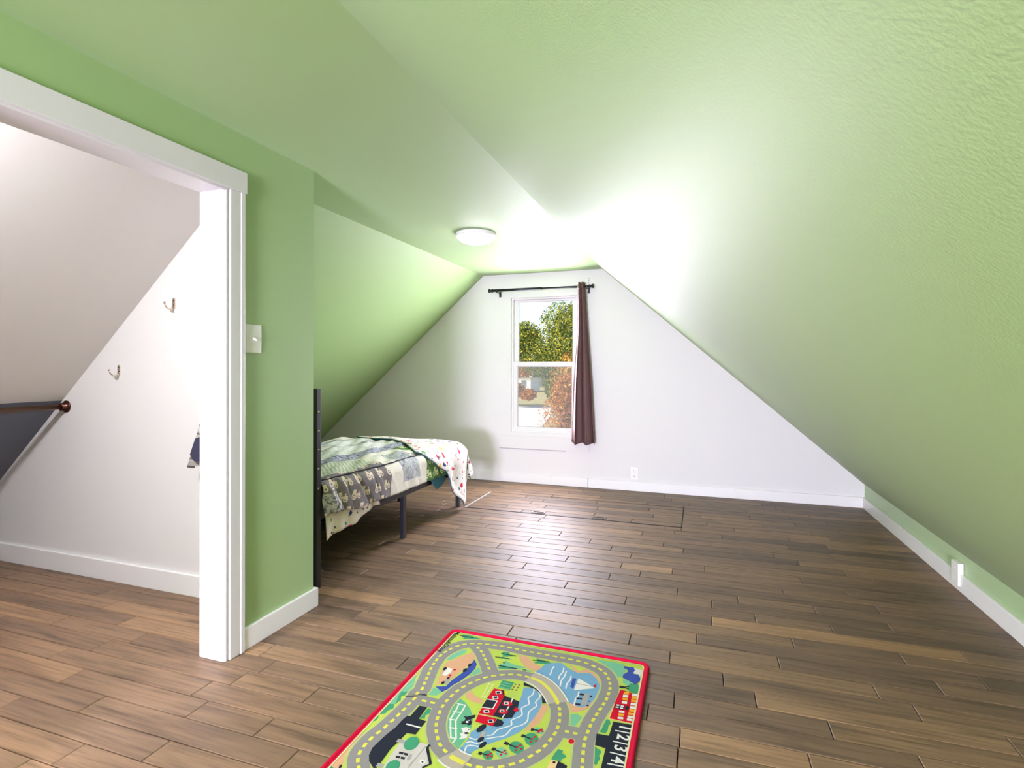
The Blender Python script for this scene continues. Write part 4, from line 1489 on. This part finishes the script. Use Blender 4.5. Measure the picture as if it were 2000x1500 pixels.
('lane_marking','lane',6,'d',100,[-2754,-3949,-3030,-3591,-3174,-3431,-3303,-3232,-3374,-3005,-3402,-2770,-3396,-2546,-3371,-2309,-3310,-2084,-3275,-1848,-3240,-1622,-3215,-1395,-3198,-1165,-3171,-925,-3167,-725,-3159,-481,-3143,-247,-3208,-95,-3159,180,-3243,499,-3320,812,-3382,1052,-3492,1513,-3532,1853,-3545,2341,-3443,2761,-3255,3144,-3099,3334,-2918,3474,-2698,3562,-2473,3635,-2236,3680,-1765,3737,-1310,3747,-868,3733,-610,3715,-149,3706,329,3710,788,3705,1254,3700,1721,3653,1941,3582,2163,3490,2373,3372,2536,3218,2668,3012,2770,2780,2828,2561,2862,2318,2858,2048,2841,1800,2832,1625,2753,1191,2705,985,2665,740,2624,515,2597,271,2582,24,2565,-204,2562,-449,2592,-764,2644,-1121,2709,-1527,2753,-1762,2832,-2170]),
('lane_marking','lane',6,'d',100,[136,2059,-69,2083,-270,2091,-506,2053,-706,1978,-900,1888,-1106,1763,-1305,1627,-1466,1462,-1617,1280,-1737,1090,-1839,868,-1942,671,-2003,429,-2049,217,-2079,-24,-2091,-271,-2079,-485,-2040,-703,-1992,-912,-1929,-1127,-1846,-1328,-1748,-1518,-1643,-1685,-1525,-1842,-1374,-2028,-1220,-2148,-1044,-2257,-810,-2398,-598,-2459,-402,-2490,-178,-2498,50,-2479,270,-2441,486,-2344,705,-2202,857,-2083,1050,-1908,1185,-1726,1319,-1525,1429,-1312,1518,-1102,1587,-870,1635,-653,1668,-436,1674,-210,1659,29,1621,268,1570,478,1506,706,1422,856,1277,1152,1091,1407,850,1675,593,1885,357,2008,136,2059]),
('lane_marking','lane',6,'d',100,[-2527,3426,-2159,3082,-1919,2762,-1670,2411,-1462,2087,-1308,1891]),
('lane_marking','lane',6,'d',100,[-2930,-363,-2635,-364,-2325,-356]),
('lane_marking','lane',6,'s',110,[1919,-279,2042,-264]),
('lane_marking','lane',6,'s',110,[2170,-274,2304,-274]),
('bridge','white',7,'s',740,[78,2090,357,2008,593,1885,850,1675,1091,1407,1277,1152,1381,975]),
('bridge','tan',8,'s',640,[78,2090,357,2008,593,1885,850,1675,1091,1407,1277,1152,1381,975]),
('lane_marking','lane',9,'s',130,[139,2057,359,2000,593,1885,850,1675,1091,1407,1277,1152,1374,972]),
('bridge','white',7,'s',740,[-956,-2310,-810,-2398,-598,-2459,-337,-2501]),
('bridge','tan',8,'s',640,[-956,-2310,-810,-2398,-598,-2459,-337,-2501]),
('lane_marking','lane',9,'s',160,[-877,-2366,-603,-2447,-390,-2493]),
('bridge_arch','dark',6,'p',0,[-18,1714,280,1602,599,1440,860,1205,1083,870,908,790,763,1211,500,1447,231,1521,56,1524,-3,1589]),
('boat','white',5,'p',0,[1717,2589,2229,2286,2367,2186,1715,1832]),
('boat','blue',5,'p',0,[1522,2520,1642,2540,1677,1944,1559,1987]),
('flag','red2',6,'p',0,[2296,2310,2344,2434,2411,2265,2322,2234]),
('boat_line','gray',6,'l',30,[1727,2261,2236,2246]),
('dock','gray',4,'p',0,[2067,1790,2271,1821,2280,1195,2119,1100,2087,1358]),
('post','dark',5,'p',0,[1933,1731,2080,1750,2099,1656,1954,1637]),
('post','dark',5,'p',0,[1886,1465,2074,1499,2093,1407,1906,1373]),
('post','dark',5,'p',0,[1920,1164,2079,1189,2100,1093,1941,1068]),
('post','dark',5,'p',0,[2281,1736,2365,1733,2380,1654,2296,1657]),
('post','dark',5,'p',0,[2274,1439,2349,1434,2359,1380,2285,1385]),
('post','dark',5,'p',0,[2274,1192,2356,1191,2367,1130,2286,1132]),
('cloud','blue',4,'p',0,[3142,3906,3341,3903,3460,3945,3531,3755,3486,3506,3677,3527,3774,3288,3769,3109,3656,2851,3400,3023,3169,3143,3166,3347,3307,3582,3237,3747,3136,3759]),
('cloud','white2',3,'p',0,[3463,3922,3814,3854,3813,3620,3738,3411,3476,3595]),
('tree_crown','mint',3,'p',0,[3184,3036,3367,3100,3556,2903,3441,2690,3240,2792]),
('tree_crown','green',4,'p',0,[3396,2675,3488,2879,3746,2883,3876,2632,3841,2413,3714,2327,3525,2384,3444,2480]),
('trunk','dark',5,'l',120,[3145,2544,3316,2574]),
('trunk','dark',5,'l',50,[3292,2574,3455,2674]),
('trunk','dark',5,'l',50,[3292,2574,3464,2508]),
('school','red',4,'p',0,[3203,2375,3316,2394,3461,2341,3714,2327,3860,2338,3873,1377,3117,1111,3136,1726]),
('school','red',4,'p',0,[3156,1975,3793,2198,3832,762,3093,769,3126,1274,3143,1472]),
('school','cream',3,'p',0,[3128,1965,3821,2208,3862,729,3070,737]),
('school','dark',5,'p',0,[3782,2331,3867,2340,3884,1380,3801,1351]),
('school','dark',5,'p',0,[3793,2198,3858,2221,3886,752,3822,773]),
('window','amber',6,'p',0,[3331,2303,3497,2329,3506,2185,3336,2158]),
('window','white',6,'p',0,[3329,2140,3494,2165,3503,2024,3335,1997]),
('window','amber',6,'p',0,[3336,1970,3500,1995,3508,1857,3341,1829]),
('window','white',6,'p',0,[3340,1774,3502,1800,3510,1664,3345,1637]),
('window','white',6,'p',0,[3609,2307,3775,2333,3781,2190,3613,2163]),
('window','amber',6,'p',0,[3617,2148,3781,2173,3787,2033,3620,2006]),
('window','amber',6,'p',0,[3616,1961,3779,1987,3785,1849,3619,1822]),
('window','white',6,'p',0,[3623,1777,3783,1802,3789,1667,3626,1640]),
('window','white',6,'p',0,[3626,1599,3785,1624,3792,1492,3629,1465]),
('window','amber',6,'p',0,[3621,1428,3778,1454,3785,1324,3624,1296]),
('window','white',6,'p',0,[3314,1251,3485,1277,3492,1162,3327,1134]),
('window','amber',6,'p',0,[3322,1102,3491,1127,3499,1014,3335,987]),
('window','white',6,'p',0,[3322,931,3490,957,3498,845,3335,818]),
('window','amber',6,'p',0,[3611,1240,3780,1266,3786,1151,3622,1124]),
('window','white',6,'p',0,[3606,1085,3774,1111,3780,998,3617,971]),
('window','white',6,'p',0,[3603,939,3770,964,3775,854,3614,827]),
('window','amber',6,'p',0,[3615,1430,3786,1455,3792,1338,3626,1311]),
('door','dark',6,'p',0,[3161,1543,3458,1582,3472,1332,3177,1308]),
('window','white',7,'p',0,[3189,1533,3285,1548,3291,1479,3195,1464]),
('window','white',7,'p',0,[3187,1420,3282,1434,3288,1366,3193,1351]),
('window','white',7,'p',0,[3331,1534,3427,1549,3432,1480,3336,1466]),
('window','white',7,'p',0,[3327,1421,3423,1435,3428,1367,3333,1353]),
('door','dark',6,'p',0,[3601,1472,3600,1412,3583,1362,3555,1336,3523,1341,3495,1375,3480,1430,3480,1490,3497,1541,3525,1567,3558,1562,3586,1527]),
('parking_lot','dark',4,'p',0,[3220,650,3859,685,3850,-1189,3871,-1592,3206,-1824,3198,-1418,3192,-605,2880,-573,2840,-67,3202,-36]),
('parking_line','white',6,'l',50,[3342,254,3845,272]),
('parking_line','white',6,'l',50,[3346,-240,3847,-242]),
('parking_line','white',6,'l',50,[3337,-725,3841,-738]),
('parking_line','white',6,'l',50,[3338,-1190,3847,-1163]),
('bush','green',3,'p',0,[3011,710,3106,684,3167,529,3116,396,3129,201,3086,33,2909,40,2948,223,2974,491]),
('bush','green',3,'p',0,[2892,-634,2989,-702,3057,-703,3109,-810,3067,-949,3122,-1075,3080,-1209,3070,-1331,2997,-1333,2970,-1104]),
('bush','mint',2,'p',0,[1869,552,2091,661,2267,540,2222,315,2156,30,1957,18,1917,267]),
('stop_sign','cream',6,'p',0,[2304,-618,2305,-686,2279,-745,2232,-780,2179,-780,2131,-747,2103,-689,2101,-621,2127,-561,2174,-526,2229,-525,2276,-559]),
('stop_sign','red2',7,'p',0,[2288,-624,2288,-679,2266,-727,2227,-756,2182,-757,2142,-730,2119,-683,2118,-628,2141,-579,2180,-551,2225,-550,2265,-577]),
('tree_crown','green',3,'p',0,[1922,-1076,2067,-1101,2058,-1204,2211,-1273,2196,-1351,2113,-1429,2104,-1528,1834,-1527,1859,-1298]),
('barn','cream',4,'p',0,[1831,-1576,2032,-1541,2046,-1821,2055,-2228,1819,-2311,1804,-1906]),
('barn','dark',5,'p',0,[2032,-1541,2315,-1642,2316,-1780,2262,-2155,2055,-2228,2031,-1827]),
('barn','dark',6,'p',0,[1979,-1619,1979,-1643,1968,-1664,1950,-1676,1929,-1677,1910,-1667,1899,-1647,1898,-1624,1909,-1603,1927,-1590,1949,-1588,1968,-1599]),
('parking_lot','dark',5,'p',0,[-2804,-634,-2530,-629,-2507,-1214,-2231,-1252,-2240,-1897,-2520,-1918,-2560,-2342,-2612,-2653,-2576,-3221,-2579,-3444,-2648,-3468,-2917,-3288,-3052,-3089,-3131,-2806,-3116,-2626,-3062,-2185,-2975,-1807,-2959,-1407,-2918,-1195,-2823,-1196]),
('parking_line','white',6,'l',60,[-2746,-1571,-2214,-1579]),
('bush','green',3,'p',0,[-2484,-648,-2351,-673,-2317,-873,-2389,-1002,-2331,-1153,-2495,-1193]),
('town_hall','stone',4,'p',0,[-2416,-2172,-1646,-2140,-1653,-2288,-1256,-2838,-1415,-3036,-1363,-3631,-2350,-3977,-2408,-3384,-2489,-2780,-2486,-2317]),
('town_hall_trim','dark',6,'l',80,[-1630,-2149,-1644,-2285,-1259,-2813,-1403,-3021]),
('town_hall_trim','gray',5,'l',40,[-1715,-2252,-1763,-3147]),
('town_hall_trim','gray',5,'l',40,[-1744,-2741,-1783,-3076]),
('tree_crown','green',6,'p',0,[-2067,-2021,-1981,-2131,-1943,-2278,-1963,-2422,-2034,-2525,-2137,-2562,-2246,-2523,-2334,-2418,-2375,-2273,-2358,-2126,-2287,-2017,-2180,-1979]),
('tree_crown','green',6,'p',0,[-2101,-3024,-2024,-3115,-1991,-3239,-2009,-3361,-2073,-3451,-2165,-3486,-2263,-3456,-2340,-3369,-2377,-3246,-2361,-3120,-2297,-3027,-2201,-2991]),
('window','dark',6,'p',0,[-2318,-2681,-2178,-2671,-2166,-2756,-2288,-2760]),
('window','dark',6,'p',0,[-2170,-2677,-2030,-2667,-2019,-2752,-2141,-2756]),
('window','dark',6,'p',0,[-2324,-2850,-2184,-2840,-2173,-2924,-2293,-2928]),
('window','dark',6,'p',0,[-2171,-2838,-2032,-2828,-2021,-2911,-2141,-2916]),
('window','gray',5,'p',0,[-1937,-2645,-1906,-2675,-1882,-2732,-1872,-2802,-1878,-2865,-1899,-2905,-1929,-2912,-1960,-2883,-1984,-2827,-1995,-2757,-1989,-2693,-1968,-2652]),
('clock','white',6,'p',0,[-1420,-2789,-1408,-2836,-1421,-2878,-1457,-2904,-1504,-2907,-1552,-2887,-1587,-2848,-1599,-2801,-1586,-2759,-1550,-2733,-1502,-2730,-1454,-2750]),
('clock','dark',7,'p',0,[-1469,-2820,-1466,-2835,-1470,-2848,-1482,-2857,-1498,-2858,-1514,-2852,-1525,-2840,-1528,-2825,-1524,-2811,-1512,-2803,-1496,-2802,-1480,-2808]),
('path','gray',5,'l',140,[-2624,-2290,-2369,-2291]),
('path','gray',5,'l',140,[-2637,-3323,-2448,-3322]),
('stone','dark',4,'p',0,[-3853,-3135,-3830,-3155,-3815,-3183,-3812,-3211,-3823,-3232,-3843,-3241,-3868,-3235,-3892,-3215,-3907,-3187,-3910,-3158,-3899,-3137,-3879,-3128]),
('stone','dark',4,'p',0,[-3919,-3484,-3890,-3512,-3873,-3558,-3872,-3608,-3887,-3650,-3915,-3671,-3947,-3668,-3976,-3640,-3994,-3594,-3996,-3544,-3980,-3502,-3952,-3480]),
('stone','gray',3,'p',0,[-3894,-3216,-3809,-3299,-3872,-3541,-3972,-3439]),
('bush','green',3,'p',0,[-3889,-3748,-3674,-3827,-3845,-3887]),
('stone','dark',4,'p',0,[-3550,-3646,-3528,-3662,-3509,-3693,-3499,-3730,-3500,-3764,-3511,-3786,-3530,-3789,-3552,-3773,-3571,-3743,-3582,-3705,-3581,-3671,-3570,-3649]),
('stone','brown',4,'p',0,[-3895,-3859,-3884,-3879,-3887,-3908,-3904,-3936,-3929,-3958,-3957,-3966,-3979,-3959,-3991,-3939,-3988,-3911,-3971,-3882,-3945,-3860,-3917,-3852])]

RC = {'road': (150, 147, 146), 'road_edge': (196, 206, 128), 'sand': (226, 176, 138), 'mint': (128, 196, 160), 'green': (74, 160, 120), 'green2': (112, 188, 146), 'lake': (124, 172, 208),
      'blue': (66, 86, 172), 'red': (214, 24, 52), 'red2': (206, 36, 52), 'dark': (44, 48, 60), 'white': (238, 236, 230), 'white2': (226, 222, 220), 'cream': (240, 206, 150), 'cream2': (226, 228, 170),
      'gray': (176, 172, 168), 'tan': (188, 178, 164), 'stone': (214, 208, 200), 'lane': (232, 226, 92), 'amber': (246, 176, 54), 'yellow': (244, 216, 40), 'brown': (134, 112, 78), 'lime2': (190, 216, 120), 'grass': (196, 218, 92)}
RM = {k: mat('rug_print_' + k, tuple(int(q * .96) for q in v), .95, spec=.05, bump=(900, .5, .002), var=(420, .10)) for k, v in RC.items()}
RW, RL = .402, .4385
rug = empty('play_rug', (-.575, 1.6135, 0), 'red-bordered play rug printed with a town road map on the wooden floor', 'rug')
RO = Vector((-.575, 1.6135, 0))


def rounded(w, l, r, seg=6):
    o = []
    for cx, cy, a0 in ((w - r, l - r, 0), (-w + r, l - r, 90), (-w + r, -l + r, 180), (w - r, -l + r, 270)):
        for q in range(seg + 1):
            a = math.radians(a0 + 90 * q / seg)
            o.append((RO.x + cx + r * math.cos(a), RO.y + cy + r * math.sin(a)))
    return o


MB().prism(rounded(RW - .006, RL - .006, .024), 'z', .0005, .0078).build('pile', RM['grass'], rug)
edge = rounded(RW - .007, RL - .007, .026)
edge = edge + edge[:2]
M['rug_binding'] = mat('red_rug_binding', (206, 14, 58), .85, spec=.1, bump=(700, .4, .002))
bd = MB()
bd.path([(x, y, .0072) for x, y in edge], .0072, 8)
inn = rounded(RW - .019, RL - .019, .016)
out_ = rounded(RW - .008, RL - .008, .026)
nn = len(inn)
bd.add([(x, y, .0094) for x, y in inn] + [(x, y, .0094) for x, y in out_], [(i, (i + 1) % nn, nn + (i + 1) % nn, nn + i) for i in range(nn)])
bd.build('binding', M['rug_binding'], rug)
fr = MB()
inn2 = rounded(RW - .024, RL - .024, .013)
fr.add([(x, y, .0092) for x, y in inn2] + [(x, y, .0092) for x, y in inn], [(i, (i + 1) % nn, nn + (i + 1) % nn, nn + i) for i in range(nn)])
fr.build('printed_border', RM['cream2'], rug)


def smooth_line(p, closed=False):
    if len(p) < 3:
        return p
    o = []
    n = len(p)
    for i in range(n - 1):
        p0 = p[i - 1] if i else p[0]
        p1, p2 = p[i], p[i + 1]
        p3 = p[i + 2] if i + 2 < n else p[-1]
        for q in range(4):
            t = q / 4
            o.append(tuple(.5 * (2 * b + (c - a) * t + (2 * a - 5 * b + 4 * c - d) * t * t + (3 * b - a - 3 * c + d) * t ** 3) for a, b, c, d in zip(p0, p1, p2, p3)))
    o.append(p[-1])
    return o


def strip(mb, pts, w, z):
    n = len(pts)
    base = len(mb.v)
    for i, p in enumerate(pts):
        d = Vector(pts[min(i + 1, n - 1)]) - Vector(pts[max(i - 1, 0)])
        d = d.normalized() if d.length > 0 else Vector((1, 0))
        m = Vector((-d.y, d.x)) * w / 2
        for s in (1, -1):
            mb.v.append((clampx(p[0] + s * m.x), clampy(p[1] + s * m.y), z))
    for i in range(n - 1):
        mb.face([base + 2 * i, base + 2 * i + 1, base + 2 * i + 3, base + 2 * i + 2])


def clampx(x):
    return min(max(x, RO.x - RW + .021), RO.x + RW - .021)


def clampy(y):
    return min(max(y, RO.y - RL + .021), RO.y + RL - .021)


def rug_dashes(mb, line, w, z):
    """dashes 18 mm on, 12 mm off"""
    L = [0.0]
    for a, b in zip(line[:-1], line[1:]):
        L.append(L[-1] + math.hypot(b[0] - a[0], b[1] - a[1]))

    def at(s):
        for i in range(len(L) - 1):
            if s <= L[i + 1]:
                t = (s - L[i]) / max(1e-9, L[i + 1] - L[i])
                return tuple(p + (q - p) * t for p, q in zip(line[i], line[i + 1]))
        return line[-1]
    s = .006
    while s < L[-1] - .018:
        strip(mb, [at(s), at(s + .009), at(s + .018)], w, z)
        s += .0305


RUG_PRINT.sort(key=lambda q: q[2])
for rank, (nm, colr, lay, kind, w, flat) in enumerate(RUG_PRINT):
    pts = [(RO.x + flat[i] / 1e4, RO.y + flat[i + 1] / 1e4) for i in range(0, len(flat), 2)]
    z = .0080 + rank * 5e-6
    mb = MB()
    if kind == 'p':
        pts = [(clampx(x), clampy(y)) for x, y in pts]
        tri = tessellate_polygon([[Vector((x, y, 0)) for x, y in pts]])
        mb.add([(x, y, z) for x, y in pts], [tuple(t) for t in tri])
    elif kind == 'd':
        rug_dashes(mb, smooth_line(pts), w / 1e4, z)
    else:
        strip(mb, smooth_line(pts) if kind == 's' else pts, w / 1e4, z)
    # keep every face turned upwards
    for i, f in enumerate(mb.f):
        a, b, c_ = (Vector(mb.v[q]) for q in f[:3])
        if (b - a).cross(c_ - a).z < 0:
            mb.f[i] = tuple(reversed(f))
    o = mb.build('printed_' + nm, RM[colr], rug, fix=False)
    if kind == 'd':
        o['kind'] = 'stuff'


def rug_text(name, body, x, y, size, ang, mt, bold=0.0, shear=0.0, align='CENTER'):
    cu = bpy.data.curves.new(name, 'FONT')
    cu.body = body
    cu.size = size
    cu.offset = bold
    cu.shear = shear
    cu.align_x = align
    cu.align_y = 'CENTER'
    to = bpy.data.objects.new(name + '_curve', cu)
    COL.objects.link(to)
    bpy.context.view_layer.update()
    me = bpy.data.meshes.new_from_object(to.evaluated_get(bpy.context.evaluated_depsgraph_get()))
    bpy.data.objects.remove(to)
    me.transform(Matrix.Translation((x, y, .0093)) @ Matrix.Rotation(ang, 4, 'Z'))
    me.materials.clear()
    me.materials.append(mt)
    o = bpy.data.objects.new(name, me)
    COL.objects.link(o)
    put(o, rug)
    return o


for d, (px, py) in zip('1234', ((.3603, .0466), (.3601, .0015), (.3592, -.0477), (.3582, -.0975))):
    rug_text('printed_digit', d, RO.x + px, RO.y + py, .052, -PI / 2, RM['white'], .0012)
rug_text('printed_lettering', 'Melissa&Doug', RO.x - .3690, RO.y + .3410, .0300, -PI / 2, RM['dark'], .0004, .25)

# ------------------------------------------------------------------ outdoors beyond the window
GZ = -3.4
M['lawn'] = mat('lawn_grass', (158, 148, 110), .95, spec=.1, var=(.6, .25))
M['drive'] = mat('gravel_drive', (200, 196, 194), .95, spec=.1, var=(2, .12))
M['bark'] = mat('tree_bark', (92, 78, 64), .9, spec=.1, bump=(20, .5, .02))
lawn = struct(MB().box(-70, 40, 6.5, 120, GZ - .3, GZ).build('ground_lawn', M['lawn']))
dv = MB()
dv.prism([(-9.3, 14), (-6.2, 14), (-15.5, 60), (-21.5, 60)], 'z', GZ, GZ + .03)
struct(dv.build('ground_driveway', M['drive']))


def leaf_mat(name, stops):
    m = mat(name, (120, 140, 50), .7, spec=.2)
    n = N(m)
    at = n('Attribute', attribute_name='tint')
    c = n.ramp(at.outputs['Fac'], stops)
    b = m.node_tree.nodes['Principled BSDF']
    m.node_tree.links.new(c, b.inputs['Base Color'])
    t = m.node_tree
    tl_ = n('BsdfTranslucent')
    t.links.new(c, tl_.inputs[0])
    mx = n('MixShader', ins={0: .35})
    out = [q for q in t.nodes if q.type == 'OUTPUT_MATERIAL'][0]
    t.links.new(b.outputs[0], mx.inputs[1])
    t.links.new(tl_.outputs[0], mx.inputs[2])
    t.links.new(mx.outputs[0], out.inputs[0])
    return m


LG = leaf_mat('green_gold_leaves', [(0, (44, 60, 36)), (.4, (98, 114, 46)), (.7, (172, 172, 60)), (1, (222, 196, 78))])
LO = leaf_mat('orange_leaves', [(0, (126, 84, 46)), (.4, (182, 118, 60)), (.75, (216, 150, 78)), (1, (232, 190, 110))])
LY = leaf_mat('yellow_leaves', [(0, (150, 112, 40)), (.5, (212, 160, 50)), (1, (238, 196, 74))])
LD = leaf_mat('dark_green_leaves', [(0, (44, 58, 34)), (.5, (78, 94, 46)), (1, (128, 138, 64))])


def tree(name, x, y, crown, leaves, size, lm, label, seed):
    """crown: list of (dx, dy, z, rx, rz) blobs that carry the leaves; trunk and limbs reach into each blob"""
    rnd = random.Random(seed)
    t = empty(name, (x, y, GZ), label, 'tree', None)
    tr = MB()
    top = max(c[2] for c in crown)
    tr.path([(x, y, GZ - .2), (x + .05, y, GZ + 1.2), (x - .05, y + .05, (GZ + top) / 2), (x, y, top)], [.26, .20, .13, .04], 8)
    for (dx, dy, z, rx, rz_) in crown:
        tr.path([(x, y, (GZ + z) / 2 + .3), (x + dx * .5, y + dy * .5, z - .4), (x + dx, y + dy, z)], [.09, .06, .02], 6)
    tr.build('trunk', M['bark'], t)
    v, f, tint = [], [], []
    for i in range(leaves):
        dx, dy, z, rx, rz_ = rnd.choice(crown)
        d = Vector((rnd.gauss(0, 1), rnd.gauss(0, 1), rnd.gauss(0, 1))).normalized()
        r = rnd.random() ** .45
        p = Vector((x + dx + d.x * rx * r, y + dy + d.y * rx * r, z + d.z * rz_ * r))
        n = (d + Vector((rnd.gauss(0, .6), rnd.gauss(0, .6), rnd.gauss(0, .6)))).normalized()
        u = n.orthogonal().normalized()
        u = Matrix.Rotation(rnd.random() * 6.28, 3, n) @ u
        w = n.cross(u)
        s = size * rnd.uniform(.6, 1.3)
        b = len(v)
        v += [tuple(p - u * s), tuple(p + w * s * .55), tuple(p + u * s), tuple(p - w * s * .55)]
        f.append((b, b + 1, b + 2, b + 3))
        tint.append(min(1, max(0, rnd.gauss(.45, .25))))
    me = bpy.data.meshes.new('foliage')
    me.from_pydata(v, [], f)
    at = me.attributes.new('tint', 'FLOAT', 'FACE')
    at.data.foreach_set('value', tint)
    me.materials.append(lm)
    o = bpy.data.objects.new('foliage', me)
    COL.objects.link(o)
    put(o, t)
    o['kind'] = 'stuff'
    return t


tree('maple_tree', -6.0, 24, [(-.9, 0, 1.6, 1.2, 1.0), (.9, .3, 1.7, 1.7, 1.6), (.2, 0, 3.1, 1.2, 1.1), (1.3, .2, 3.5, 1.1, 1.0), (1.0, 0, .2, 1.6, 1.3), (-1.7, 0, 2.5, .8, .8), (-2.3, 0, 2.2, .8, 1.0), (.3, 0, 1.9, 1.6, 1.4), (0, .3, .6, 1.0, 1.0)], 34000, .060, LG,
     'broad green and gold tree filling the upper window pane', 3)
tree('maple_tree', -3.65, 15, [(0, 0, -.5, .8, 1.0), (.35, 0, .7, .8, .9), (-.25, -.2, -1.3, .8, .7), (.5, .1, -1.6, .9, .8), (.1, 0, .3, .5, .6)], 13000, .040, LO,
     'orange autumn tree close to the window beside the curtain', 5)
tree('maple_tree', -9.35, 27, [(0, 0, 1.9, .45, .8), (-.3, 0, 2.4, .5, .6)], 3000, .06, LY,
     'slim yellow autumn tree at the left edge of the upper pane', 8)
tree('maple_tree', -7.6, 33, [(-.6, 0, -.2, 1.1, 1.2), (.8, 0, .2, 1.6, 1.5), (2.4, 0, -.6, 2.0, 1.6), (-.2, 0, -1.3, 1.0, .8)], 14000, .075, LD,
     'dark green tree standing behind the orange tree', 11)
tree('maple_tree', -21.5, 58, [(0, 0, .9, 2.2, 1.2), (-3, 1, 1.2, 2.6, 1.4), (2.4, 0, .9, 1.6, 1.0), (1.6, 0, -1.4, 1.3, .9), (3.2, 0, -1.9, 1.0, .7)], 8000, .14, LO,
     'far brown autumn tree beyond the driveway', 14)
# far house beyond the lawn
hs = empty('far_house', (-34, 95, GZ), 'pale far house with a grey roof beyond the driveway', 'house')
MB().box(-38.5, -29.5, 95, 101, GZ - .1, GZ + 2.8).build('wall', mat('house_siding', (226, 224, 220), .8), hs)
MB().prism([(94.5, GZ + 2.75), (101.5, GZ + 2.75), (98, GZ + 5.0)], 'x', -38.9, -29.1).build('roof', mat('house_shingle', (150, 144, 140), .9, var=(1, .1)), hs)
M['house_glass'] = mat('house_glass', (104, 110, 120), .2)
for x in (-37.4, -35.2, -33.0, -30.8):
    MB().box(x - .5, x + .5, 94.93, 95.02, GZ + .9, GZ + 2.2).build('window', M['house_glass'], hs)
